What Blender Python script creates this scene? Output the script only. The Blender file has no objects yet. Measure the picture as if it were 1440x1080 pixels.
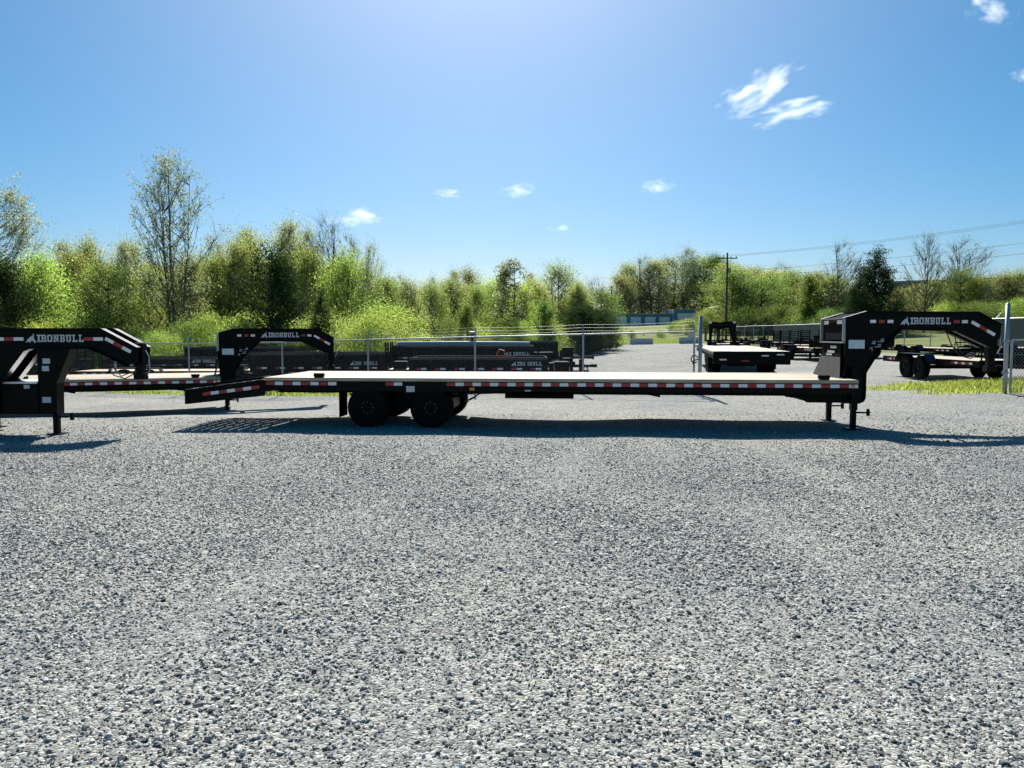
import bpy, math, random
import numpy as np
from mathutils import Vector, Matrix
R = math.radians
random.seed(7)
rng = np.random.default_rng(7)
scene = bpy.context.scene
col = scene.collection

# ------------------------------------------------------------------ camera, sky, sun, exposure
CAM_H = 1.78
PITCH = 3.73
F = 1088.0            # focal length in photo pixels (1440 wide)
cam_d = bpy.data.cameras.new('camera')
cam = bpy.data.objects.new('camera', cam_d)
col.objects.link(cam)
cam.location = (0, 0, CAM_H)
cam.rotation_euler = (R(90 - PITCH), 0, 0)
cam_d.sensor_width = 36.0
cam_d.lens = 36.0 * F / 1440.0
cam_d.clip_start = 0.05
cam_d.clip_end = 12000
scene.camera = cam

SUN_EL, SUN_AZ = 43.0, -2.5      # degrees; azimuth from +Y, positive towards +X
world = bpy.data.worlds.new('World')
scene.world = world
world.use_nodes = True
wn, wl = world.node_tree.nodes, world.node_tree.links
wn.clear()
w_out = wn.new('ShaderNodeOutputWorld')
w_bg = wn.new('ShaderNodeBackground')
w_sky = wn.new('ShaderNodeTexSky')
w_sky.sky_type = 'NISHITA'
w_sky.sun_disc = False
w_sky.sun_elevation = R(SUN_EL)
w_sky.sun_rotation = R(SUN_AZ)
w_sky.altitude = 1500
w_sky.air_density = 1.0
w_sky.dust_density = 4.0
w_sky.ozone_density = 6.0
w_bg.inputs['Strength'].default_value = 0.055
w_hs = wn.new('ShaderNodeHueSaturation')
w_hs.inputs['Hue'].default_value = 0.484
w_hs.inputs['Saturation'].default_value = 1.35
wl.new(w_sky.outputs[0], w_hs.inputs['Color'])
wl.new(w_hs.outputs[0], w_bg.inputs[0])
wl.new(w_bg.outputs[0], w_out.inputs[0])

sun_d = bpy.data.lights.new('sun', 'SUN')
sun_d.energy = 5.0
sun_d.angle = R(0.5)
sun_d.color = (1.0, 0.955, 0.88)
sun = bpy.data.objects.new('sun', sun_d)
col.objects.link(sun)
sdir = Vector((math.sin(R(SUN_AZ)) * math.cos(R(SUN_EL)), math.cos(R(SUN_AZ)) * math.cos(R(SUN_EL)), math.sin(R(SUN_EL))))
sun.rotation_euler = sdir.to_track_quat('Z', 'Y').to_euler()
sun.location = (0, 30, 60)

scene.view_settings.view_transform = 'Standard'
scene.view_settings.look = 'None'
scene.view_settings.gamma = 1.0
scene.view_settings.exposure = 0.9
scene.cycles.max_bounces = 8
scene.cycles.transparent_max_bounces = 12
scene.cycles.volume_bounces = 3
scene.cycles.use_denoising = True

# ------------------------------------------------------------------ helpers
_cp, _sp = math.cos(R(PITCH)), math.sin(R(PITCH))
def at(px, py, Y):
    """world point on the sight line of photo pixel (px, py) at world distance Y"""
    u, v = (px - 720) / F, (540 - py) / F
    d = Vector((u, _cp + v * _sp, -_sp + v * _cp))
    return Vector((0, 0, CAM_H)) + d * (Y / d.y)

def sstep(a, b, x):
    t = np.clip((x - a) / (b - a), 0, 1)
    return t * t * (3 - 2 * t)

def ground_z(x, y):
    x = np.asarray(x, float); y = np.asarray(y, float)
    tilt = np.where(x > 0, .022 * np.clip(x, 0, 26), .03 * np.clip(x, -9.5, 0)) * sstep(15.2, 20.0, y)
    bump = 0.018 * np.sin(x * 0.9 + 1.3) * np.sin(y * 0.7 + .4) + 0.012 * np.sin(x * 2.1 + y * 1.7)
    bump = bump * sstep(1, 5, y) * (1 - sstep(15, 22, y) * .5)
    far = 0.05 * np.clip(y - 104, 0, 50) + 0.03 * np.clip(y - 154, 0, 200)
    lawn = 1.7 * sstep(25.5, 60, x) * sstep(15, 30, y)
    return tilt + bump + far + lawn

def gz(x, y):
    return float(ground_z(x, y))

def tag(o, label=None, cat=None, group=None, kind=None):
    if label: o['label'] = label
    if cat: o['category'] = cat
    if group: o['group'] = group
    if kind: o['kind'] = kind
    return o

def empty(name, loc=(0, 0, 0), rz=0.0):
    o = bpy.data.objects.new(name, None)
    col.objects.link(o)
    o.empty_display_size = .3
    o.location = loc
    o.rotation_euler = (0, 0, rz)
    return o

def children(o):
    return list(o.children)

def copy_tree(o, parent=None):
    c = o.copy(); col.objects.link(c); c.parent = parent
    for ch in children(o):
        copy_tree(ch, c)
    return c

def new_obj(name, mesh, parent=None, loc=None):
    o = bpy.data.objects.new(name, mesh)
    col.objects.link(o)
    if parent: o.parent = parent
    if loc is not None: o.location = loc
    return o

class MB:
    def __init__(s):
        s.v, s.f, s.m = [], [], []
    def add(s, vs, fs, mi=0):
        n = len(s.v)
        s.v += [tuple(p) for p in vs]
        s.f += [tuple(i + n for i in f) for f in fs]
        s.m += [mi] * len(fs)
        return s
    def box(s, x0, x1, y0, y1, z0, z1, mi=0):
        vs = [(x0, y0, z0), (x1, y0, z0), (x1, y1, z0), (x0, y1, z0), (x0, y0, z1), (x1, y0, z1), (x1, y1, z1), (x0, y1, z1)]
        return s.add(vs, [(0, 3, 2, 1), (4, 5, 6, 7), (0, 1, 5, 4), (1, 2, 6, 5), (2, 3, 7, 6), (3, 0, 4, 7)], mi)
    def bbox(s, x0, x1, y0, y1, z0, z1, b=0.006, mi=0):
        """box with chamfered edges along its long (x) direction"""
        ys = [(y0 + b, z0), (y1 - b, z0), (y1, z0 + b), (y1, z1 - b), (y1 - b, z1), (y0 + b, z1), (y0, z1 - b), (y0, z0 + b)]
        vs = [(x0, y, z) for y, z in ys] + [(x1, y, z) for y, z in ys]
        fs = [tuple(range(7, -1, -1)), tuple(range(8, 16))]
        for i in range(8):
            j = (i + 1) % 8
            fs.append((i, j, j + 8, i + 8))
        return s.add(vs, fs, mi)
    def prism(s, poly, y0, y1, yf=None, mi=0):
        """poly of (x, z) extruded along y; yf(x) adds a sideways offset"""
        n = len(poly)
        yo = yf or (lambda x: 0.0)
        vs = [(x, y0 + yo(x), z) for x, z in poly] + [(x, y1 + yo(x), z) for x, z in poly]
        fs = [tuple(range(n)), tuple(range(2 * n - 1, n - 1, -1))]
        for i in range(n):
            j = (i + 1) % n
            fs.append((j, i, i + n, j + n))
        return s.add(vs, fs, mi)
    def ribbon(s, path, w, t, yf=None, yc=0.0, mi=0):
        """flat bar of width w (y) and thickness t following a path of (x, z)"""
        yo = yf or (lambda x: 0.0)
        for (xa, za), (xb, zb) in zip(path[:-1], path[1:]):
            dx, dz = xb - xa, zb - za
            L = math.hypot(dx, dz)
            nx, nz = -dz / L * t, dx / L * t
            a, b = yc + yo(xa), yc + yo(xb)
            vs = [(xa, a - w / 2, za), (xb, b - w / 2, zb), (xb, b + w / 2, zb), (xa, a + w / 2, za)]
            vs += [(x + nx, y, z + nz) for x, y, z in vs]
            s.add(vs, [(0, 3, 2, 1), (4, 5, 6, 7), (0, 1, 5, 4), (1, 2, 6, 5), (2, 3, 7, 6), (3, 0, 4, 7)], mi)
        return s
    def tube(s, pts, r, n=6, mi=0, r1=None, cap=True):
        pts = [Vector(p) for p in pts]
        m = len(pts)
        base = len(s.v)
        prev = None
        for i, p in enumerate(pts):
            d = (pts[min(i + 1, m - 1)] - pts[max(i - 1, 0)]).normalized()
            if prev is None:
                a = Vector((0, 0, 1)) if abs(d.z) < .9 else Vector((1, 0, 0))
                u = d.cross(a).normalized()
            else:
                u = (prev - d * prev.dot(d)).normalized()
            prev = u
            w = d.cross(u)
            rr = r if r1 is None else r + (r1 - r) * i / (m - 1)
            for k in range(n):
                t = 2 * math.pi * k / n
                q = p + (u * math.cos(t) + w * math.sin(t)) * rr
                s.v.append((q.x, q.y, q.z))
        for i in range(m - 1):
            for k in range(n):
                a = base + i * n + k; b = base + i * n + (k + 1) % n
                s.f.append((a, b, b + n, a + n)); s.m.append(mi)
        if cap:
            s.f.append(tuple(base + k for k in range(n - 1, -1, -1))); s.m.append(mi)
            s.f.append(tuple(base + (m - 1) * n + k for k in range(n))); s.m.append(mi)
        return s
    def lathe(s, prof, c, n=24, mi=0):
        """profile of (r, y) turned about an axis parallel to y through c"""
        base = len(s.v); m = len(prof)
        for r, y in prof:
            for k in range(n):
                t = 2 * math.pi * k / n
                s.v.append((c[0] + r * math.cos(t), c[1] + y, c[2] + r * math.sin(t)))
        for i in range(m - 1):
            for k in range(n):
                a = base + i * n + k; b = base + i * n + (k + 1) % n
                s.f.append((a, a + n, b + n, b)); s.m.append(mi)
        return s
    def mesh(s, name, mats, smooth=False):
        me = bpy.data.meshes.new(name)
        me.from_pydata(s.v, [], s.f)
        if not isinstance(mats, (list, tuple)): mats = [mats]
        for m in mats: me.materials.append(m)
        if any(s.m): me.polygons.foreach_set('material_index', s.m)
        if smooth: me.polygons.foreach_set('use_smooth', [True] * len(s.f))
        me.update()
        return me
    def build(s, name, mats, parent=None, smooth=False, loc=None):
        return new_obj(name, s.mesh(name, mats, smooth), parent, loc)

def np_mesh(name, verts, quads, mat, smooth=False):
    me = bpy.data.meshes.new(name)
    verts = np.asarray(verts, np.float32); quads = np.asarray(quads, np.int32)
    k = quads.shape[1]
    me.vertices.add(len(verts)); me.vertices.foreach_set('co', verts.ravel())
    me.loops.add(quads.size); me.loops.foreach_set('vertex_index', quads.ravel())
    me.polygons.add(len(quads))
    me.polygons.foreach_set('loop_start', np.arange(0, quads.size, k, dtype=np.int32))
    if smooth: me.polygons.foreach_set('use_smooth', np.ones(len(quads), bool))
    me.materials.append(mat)
    me.update(calc_edges=True)
    me.validate()
    return me

# ------------------------------------------------------------------ materials
MATS = {}
def mat(name, color, rough=.5, metal=0.0, spec=.5, noise=None, bump=None, coat=0.0):
    """noise = (scale, darker colour factor); bump = (scale, strength)"""
    m = bpy.data.materials.new(name); m.use_nodes = True
    nt = m.node_tree; b = nt.nodes['Principled BSDF']
    b.inputs['Base Color'].default_value = (*color, 1)
    b.inputs['Roughness'].default_value = rough
    b.inputs['Metallic'].default_value = metal
    b.inputs['Specular IOR Level'].default_value = spec
    b.inputs['Coat Weight'].default_value = coat
    b.inputs['Coat Roughness'].default_value = .1
    if noise or bump:
        tc = nt.nodes.new('ShaderNodeTexCoord')
    if noise:
        n = nt.nodes.new('ShaderNodeTexNoise'); n.inputs['Scale'].default_value = noise[0]; n.inputs['Detail'].default_value = 8
        n.inputs['Roughness'].default_value = .65
        nt.links.new(tc.outputs['Object'], n.inputs['Vector'])
        r = nt.nodes.new('ShaderNodeValToRGB')
        r.color_ramp.elements[0].position = .3; r.color_ramp.elements[1].position = .72
        k = noise[1]
        c0 = tuple(c * k for c in color) if not isinstance(k, tuple) else k
        r.color_ramp.elements[0].color = (*c0, 1); r.color_ramp.elements[1].color = (*color, 1)
        nt.links.new(n.outputs['Fac'], r.inputs['Fac'])
        nt.links.new(r.outputs['Color'], b.inputs['Base Color'])
    if bump:
        n2 = nt.nodes.new('ShaderNodeTexNoise'); n2.inputs['Scale'].default_value = bump[0]; n2.inputs['Detail'].default_value = 6
        nt.links.new(tc.outputs['Object'], n2.inputs['Vector'])
        bp = nt.nodes.new('ShaderNodeBump'); bp.inputs['Strength'].default_value = bump[1]; bp.inputs['Distance'].default_value = .02
        nt.links.new(n2.outputs['Fac'], bp.inputs['Height']); nt.links.new(bp.outputs[0], b.inputs['Normal'])
    MATS[name] = m
    return m

M_black = mat('black_paint', (.0018, .0018, .0022), .34, spec=.09, noise=(6, (.0035, .0033, .003)), bump=(40, .02))
M_dark = mat('dark_steel', (.004, .004, .005), .5, spec=.12, noise=(9, (.006, .0055, .005)))
M_rubber = mat('tyre_rubber', (.004, .004, .004), .85, spec=.12, noise=(14, (.008, .0075, .007)))
M_flap = mat('flap_rubber', (.004, .004, .0045), .9, spec=.06)
M_white = mat('white_tape', (.88, .88, .88), .35, noise=(30, .85))
M_red = mat('red_tape', (.42, .015, .02), .35, noise=(30, .8))
M_gloss = mat('gloss_black_paint', (.004, .004, .005), .22, spec=.6)
M_amber = mat('amber_lens', (.8, .25, .02), .25)
M_silver = mat('silver_vinyl', (.55, .56, .6), .4)
M_sticker = mat('white_sticker', (.75, .76, .78), .4, noise=(60, .55))
M_bsticker = mat('blue_sticker', (.35, .55, .68), .4, noise=(40, (.75, .8, .82)))
M_galv = mat('galvanised_steel', (.42, .45, .46), .5, .6, noise=(5, .7))
M_nut = mat('dusty_nut', (.10, .10, .10), .5, .6)
M_chrome = mat('bright_steel', (.7, .7, .7), .28, 1.0)
M_plate = mat('deck_plate', (.03, .034, .032), .85, .0, noise=(4, .75))
M_wire = mat('chain_link_wire', (.24, .26, .26), .5, .5)
M_concrete = mat('concrete', (.58, .59, .58), .9, noise=(3, .75), bump=(25, .3))
M_pole = mat('pole_wood', (.10, .075, .055), .9, noise=(3, .6))
M_cable = mat('cable', (.02, .02, .022), .6)
M_bluewall = mat('blue_metal_siding', (.09, .22, .36), .5, noise=(2, .85))
M_paledoor = mat('pale_roller_door', (.84, .86, .88), .5, noise=(2, .9))
M_roofm = mat('pale_metal_roof', (.42, .44, .46), .4, .3, noise=(1, .8))
M_bluedark = mat('dark_blue_siding', (.03, .06, .12), .5)
M_brick = mat('tan_wall', (.38, .34, .28), .8, noise=(2, .8))
M_screen = mat('green_privacy_screen', (.028, .06, .048), .8, noise=(3, .7))
M_bark = mat('bark', (.085, .07, .055), .95, noise=(5, .5))
M_barkg = mat('grey_bark', (.17, .155, .14), .95, noise=(5, .55))
M_aluram = mat('bare_aluminium', (.75, .75, .76), .35, .9, noise=(6, .85))
M_rope = mat('rope', (.5, .42, .28), .9)
M_tarp = mat('tarp_roll', (.55, .56, .57), .7, noise=(4, .7))
M_orange = mat('orange_strap', (.6, .10, .03), .6)

def wood_mat():
    m = bpy.data.materials.new('pine_plank'); m.use_nodes = True
    nt = m.node_tree; b = nt.nodes['Principled BSDF']
    tc = nt.nodes.new('ShaderNodeTexCoord'); mp = nt.nodes.new('ShaderNodeMapping')
    mp.inputs['Scale'].default_value = (.8, 14, 14)
    n = nt.nodes.new('ShaderNodeTexNoise'); n.inputs['Scale'].default_value = 2.2; n.inputs['Detail'].default_value = 8
    r = nt.nodes.new('ShaderNodeValToRGB')
    r.color_ramp.elements[0].color = (.27, .21, .135, 1); r.color_ramp.elements[1].color = (.55, .48, .34, 1)
    r.color_ramp.elements[0].position = .3; r.color_ramp.elements[1].position = .7
    oi = nt.nodes.new('ShaderNodeObjectInfo')
    hs = nt.nodes.new('ShaderNodeHueSaturation')
    mr = nt.nodes.new('ShaderNodeMapRange'); mr.inputs['To Min'].default_value = .72; mr.inputs['To Max'].default_value = 1.15
    nt.links.new(oi.outputs['Random'], mr.inputs['Value']); nt.links.new(mr.outputs[0], hs.inputs['Value'])
    nt.links.new(tc.outputs['Object'], mp.inputs[0]); nt.links.new(mp.outputs[0], n.inputs['Vector'])
    nt.links.new(n.outputs['Fac'], r.inputs['Fac']); nt.links.new(r.outputs[0], hs.inputs['Color'])
    nt.links.new(hs.outputs[0], b.inputs['Base Color'])
    b.inputs['Roughness'].default_value = .62
    bp = nt.nodes.new('ShaderNodeBump'); bp.inputs['Strength'].default_value = .25; bp.inputs['Distance'].default_value = .005
    nt.links.new(n.outputs['Fac'], bp.inputs['Height']); nt.links.new(bp.outputs[0], b.inputs['Normal'])
    return m
M_wood = wood_mat()

def leaf_mat(name, c0, c1, trans=.45, rough=.55):
    m = bpy.data.materials.new(name); m.use_nodes = True
    nt = m.node_tree; nt.nodes.remove(nt.nodes['Principled BSDF'])
    out = nt.nodes['Material Output']
    g = nt.nodes.new('ShaderNodeNewGeometry'); oi = nt.nodes.new('ShaderNodeObjectInfo')
    r = nt.nodes.new('ShaderNodeValToRGB')
    r.color_ramp.elements[0].color = (*c0, 1); r.color_ramp.elements[1].color = (*c1, 1)
    nt.links.new(g.outputs['Random Per Island'], r.inputs['Fac'])
    hs = nt.nodes.new('ShaderNodeHueSaturation')
    mh = nt.nodes.new('ShaderNodeMapRange'); mh.inputs['To Min'].default_value = .493; mh.inputs['To Max'].default_value = .525
    mv = nt.nodes.new('ShaderNodeMapRange'); mv.inputs['To Min'].default_value = .75; mv.inputs['To Max'].default_value = 1.2
    nt.links.new(oi.outputs['Random'], mh.inputs[0]); nt.links.new(mh.outputs[0], hs.inputs['Hue'])
    wnz = nt.nodes.new('ShaderNodeMath'); wnz.operation = 'FRACT'
    mul = nt.nodes.new('ShaderNodeMath'); mul.operation = 'MULTIPLY'; mul.inputs[1].default_value = 17.31
    nt.links.new(oi.outputs['Random'], mul.inputs[0]); nt.links.new(mul.outputs[0], wnz.inputs[0])
    nt.links.new(wnz.outputs[0], mv.inputs[0]); nt.links.new(mv.outputs[0], hs.inputs['Value'])
    nt.links.new(r.outputs[0], hs.inputs['Color'])
    d = nt.nodes.new('ShaderNodeBsdfDiffuse'); t = nt.nodes.new('ShaderNodeBsdfTranslucent')
    br = nt.nodes.new('ShaderNodeHueSaturation'); br.inputs['Value'].default_value = 2.15; br.inputs['Saturation'].default_value = .93
    nt.links.new(hs.outputs[0], d.inputs[0]); nt.links.new(hs.outputs[0], br.inputs['Color']); nt.links.new(br.outputs[0], t.inputs[0])
    mx = nt.nodes.new('ShaderNodeMixShader'); mx.inputs[0].default_value = trans
    nt.links.new(d.outputs[0], mx.inputs[1]); nt.links.new(t.outputs[0], mx.inputs[2])
    gl = nt.nodes.new('ShaderNodeBsdfGlossy'); gl.inputs['Roughness'].default_value = rough; gl.inputs[0].default_value = (.9, .9, .9, 1)
    m2 = nt.nodes.new('ShaderNodeMixShader'); m2.inputs[0].default_value = .008
    nt.links.new(mx.outputs[0], m2.inputs[1]); nt.links.new(gl.outputs[0], m2.inputs[2])
    nt.links.new(m2.outputs[0], out.inputs['Surface'])
    return m
L_yel = leaf_mat('spring_leaf', (.14, .18, .03), (.31, .345, .07), .55)
L_lime = leaf_mat('lime_leaf', (.16, .22, .028), (.32, .385, .06), .55)
L_mid = leaf_mat('green_leaf', (.07, .115, .02), (.16, .21, .04), .5)
L_dark = leaf_mat('evergreen_leaf', (.02, .04, .012), (.05, .075, .02), .25)
L_grey = leaf_mat('budding_leaf', (.15, .18, .08), (.30, .32, .16), .5)
L_olive = leaf_mat('olive_leaf', (.15, .17, .045), (.30, .31, .09), .55)
L_grass = leaf_mat('grass_blade', (.11, .16, .02), (.30, .32, .06), .5)

def ground_mat(name, kind):
    m = bpy.data.materials.new(name); m.use_nodes = True
    nt = m.node_tree; b = nt.nodes['Principled BSDF']; N = nt.nodes.new; K = nt.links.new
    tc = N('ShaderNodeTexCoord')
    b.inputs['Roughness'].default_value = .95
    b.inputs['Specular IOR Level'].default_value = .2
    if kind == 'gravel':
        v = N('ShaderNodeTexVoronoi'); v.inputs['Scale'].default_value = 42
        v2 = N('ShaderNodeTexVoronoi'); v2.feature = 'DISTANCE_TO_EDGE'; v2.inputs['Scale'].default_value = 42
        big = N('ShaderNodeTexNoise'); big.inputs['Scale'].default_value = .35; big.inputs['Detail'].default_value = 6
        fine = N('ShaderNodeTexNoise'); fine.inputs['Scale'].default_value = 9; fine.inputs['Detail'].default_value = 6
        for n in (v, v2, big, fine): K(tc.outputs['Object'], n.inputs['Vector'])
        sep = N('ShaderNodeSeparateColor'); K(v.outputs['Color'], sep.inputs[0])
        r = N('ShaderNodeValToRGB')
        e = r.color_ramp.elements
        e[0].color = (.13, .132, .13, 1); e[1].color = (.45, .455, .43, 1)
        x = e.new(.45); x.color = (.28, .285, .272, 1)
        K(sep.outputs[0], r.inputs['Fac'])
        rb = N('ShaderNodeValToRGB'); rb.color_ramp.elements[0].position = .3; rb.color_ramp.elements[1].position = .7
        rb.color_ramp.elements[0].color = (.80, .82, .84, 1); rb.color_ramp.elements[1].color = (1.12, 1.09, 1.03, 1)
        K(big.outputs['Fac'], rb.inputs['Fac'])
        mx = N('ShaderNodeMix'); mx.data_type = 'RGBA'; mx.blend_type = 'MULTIPLY'; mx.inputs['Factor'].default_value = 1
        K(r.outputs[0], mx.inputs[6]); K(rb.outputs[0], mx.inputs[7])
        K(mx.outputs[2], b.inputs['Base Color'])
        add = N('ShaderNodeMath'); add.operation = 'MULTIPLY_ADD'; add.inputs[1].default_value = 1.6
        K(v2.outputs['Distance'], add.inputs[0]); K(sep.outputs[1], add.inputs[2])
        bp = N('ShaderNodeBump'); bp.inputs['Strength'].default_value = .9; bp.inputs['Distance'].default_value = .014
        K(add.outputs[0], bp.inputs['Height']); K(bp.outputs[0], b.inputs['Normal'])
    else:
        n1 = N('ShaderNodeTexNoise'); n1.inputs['Scale'].default_value = .25; n1.inputs['Detail'].default_value = 8
        n2 = N('ShaderNodeTexNoise'); n2.inputs['Scale'].default_value = 4; n2.inputs['Detail'].default_value = 8
        for n in (n1, n2): K(tc.outputs['Object'], n.inputs['Vector'])
        ad = N('ShaderNodeMath'); ad.operation = 'ADD'; K(n1.outputs['Fac'], ad.inputs[0]); K(n2.outputs['Fac'], ad.inputs[1])
        hf = N('ShaderNodeMath'); hf.operation = 'MULTIPLY'; hf.inputs[1].default_value = .5; K(ad.outputs[0], hf.inputs[0])
        r = N('ShaderNodeValToRGB'); r.color_ramp.elements[0].position = .35; r.color_ramp.elements[1].position = .65
        r.color_ramp.elements[0].color = (.07, .10, .02, 1); r.color_ramp.elements[1].color = (.20, .21, .06, 1)
        K(hf.outputs[0], r.inputs['Fac']); K(r.outputs[0], b.inputs['Base Color'])
        bp = N('ShaderNodeBump'); bp.inputs['Strength'].default_value = .8; bp.inputs['Distance'].default_value = .1
        K(n2.outputs['Fac'], bp.inputs['Height']); K(bp.outputs[0], b.inputs['Normal'])
    return m
M_gravel = ground_mat('gravel', 'gravel')
M_grass = ground_mat('grass_ground', 'grass')

def stone_mat():
    m = bpy.data.materials.new('crushed_stone'); m.use_nodes = True
    nt = m.node_tree; b = nt.nodes['Principled BSDF']; N = nt.nodes.new; K = nt.links.new
    oi = N('ShaderNodeObjectInfo'); r = N('ShaderNodeValToRGB'); e = r.color_ramp.elements
    e[0].color = (.07, .072, .074, 1); e[1].color = (.58, .58, .55, 1)
    a = e.new(.25); a.color = (.245, .252, .246, 1)
    a = e.new(.7); a.color = (.39, .398, .382, 1)
    a = e.new(.9); a.color = (.44, .42, .40, 1)
    K(oi.outputs['Random'], r.inputs['Fac'])
    tc = N('ShaderNodeTexCoord'); n = N('ShaderNodeTexNoise'); n.inputs['Scale'].default_value = 2.5; n.inputs['Detail'].default_value = 4
    K(tc.outputs['Object'], n.inputs['Vector'])
    mr = N('ShaderNodeMapRange'); mr.inputs['To Min'].default_value = .77; mr.inputs['To Max'].default_value = 1.36
    K(n.outputs['Fac'], mr.inputs[0])
    hs = N('ShaderNodeHueSaturation'); K(mr.outputs[0], hs.inputs['Value']); K(r.outputs[0], hs.inputs['Color'])
    pn = N('ShaderNodeTexNoise'); pn.inputs['Scale'].default_value = .55; pn.inputs['Detail'].default_value = 5
    mpp = N('ShaderNodeMapping'); mpp.inputs['Scale'].default_value = (.55, 1.3, 1); K(oi.outputs['Location'], mpp.inputs[0]); K(mpp.outputs[0], pn.inputs['Vector'])
    pr = N('ShaderNodeValToRGB'); pr.color_ramp.elements[0].position = .35; pr.color_ramp.elements[1].position = .66
    pr.color_ramp.elements[0].color = (.76, .79, .80, 1); pr.color_ramp.elements[1].color = (1.18, 1.14, 1.08, 1); K(pn.outputs['Fac'], pr.inputs['Fac'])
    mm = N('ShaderNodeMix'); mm.data_type = 'RGBA'; mm.blend_type = 'MULTIPLY'; mm.inputs['Factor'].default_value = 1
    K(hs.outputs[0], mm.inputs[6]); K(pr.outputs[0], mm.inputs[7])
    K(mm.outputs[2], b.inputs['Base Color'])
    b.inputs['Roughness'].default_value = .75
    b.inputs['Specular IOR Level'].default_value = .35
    return m
M_stone = stone_mat()

# ------------------------------------------------------------------ the ground
def grid_sheet(name, xs, ys, mat_, dz=0.0, inside=None):
    X, Y = np.meshgrid(xs, ys)
    Z = ground_z(X, Y) + dz
    v = np.stack([X, Y, Z], -1).reshape(-1, 3)
    ny, nx = X.shape
    i = np.arange(nx * ny).reshape(ny, nx)
    q = np.stack([i[:-1, :-1], i[:-1, 1:], i[1:, 1:], i[1:, :-1]], -1).reshape(-1, 4)
    if inside is not None:
        c = v[q].mean(1)
        q = q[inside(c[:, 0], c[:, 1])]
    return new_obj(name, np_mesh(name, v, q, mat_, True))

xs = np.concatenate([np.linspace(-3000, -120, 12), np.linspace(-110, 120, 93), np.linspace(130, 3000, 12)])
ys = np.concatenate([np.linspace(-400, -20, 6), np.linspace(-15, 210, 91), np.linspace(230, 4000, 14)])
g = grid_sheet('grass_ground', xs, ys, M_grass, -.06)
tag(g, kind='structure')
xs = np.concatenate([np.linspace(-45, -13, 30), np.linspace(-12.5, 14, 107), np.linspace(14.5, 25, 22)])
ys = np.concatenate([np.linspace(-6, 1, 8), np.linspace(1.25, 24, 92), np.linspace(24.5, 104, 100)])
def lot(x, y):
    left = (y < 36 + .12 * x + np.sin(x * .7) * .5) | (x > -2 + .10 * (y - 36) + np.sin(y * .5) * .4)
    verge = ((x - 16.5) / 4.6) ** 2 + ((y - 20.3) / 1.25) ** 2 > 1
    return left & (y < 102 + np.sin(x * .4)) & (x < 24.2)
g = grid_sheet('gravel_lot', xs, ys, M_gravel, 0.0, lot)
tag(g, kind='structure')

# ---- loose stones, nearest part of the lot
def stone_proto(seed):
    r_ = np.random.default_rng(seed)
    import bmesh
    bm = bmesh.new()
    bmesh.ops.create_icosphere(bm, subdivisions=1, radius=1.0)
    s = np.array([1.0, r_.uniform(.55, .95), r_.uniform(.42, .75)])
    planes = []
    for k in range(9):
        n = r_.normal(size=3); n /= np.linalg.norm(n); planes.append((n, r_.uniform(.38, .72)))
    for v in bm.verts:
        p = np.array(v.co) * r_.uniform(.85, 1.3)
        for n, d in planes:
            t = p @ n
            if t > d: p = p - n * (t - d)
        v.co = p * s
    me = bpy.data.meshes.new('stone'); bm.to_mesh(me); bm.free()
    me.materials.append(M_stone)
    return bpy.data.objects.new('stone', me)
stones = bpy.data.collections.new('stone_shapes')
for k in range(12):
    stones.objects.link(stone_proto(100 + k))

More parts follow.
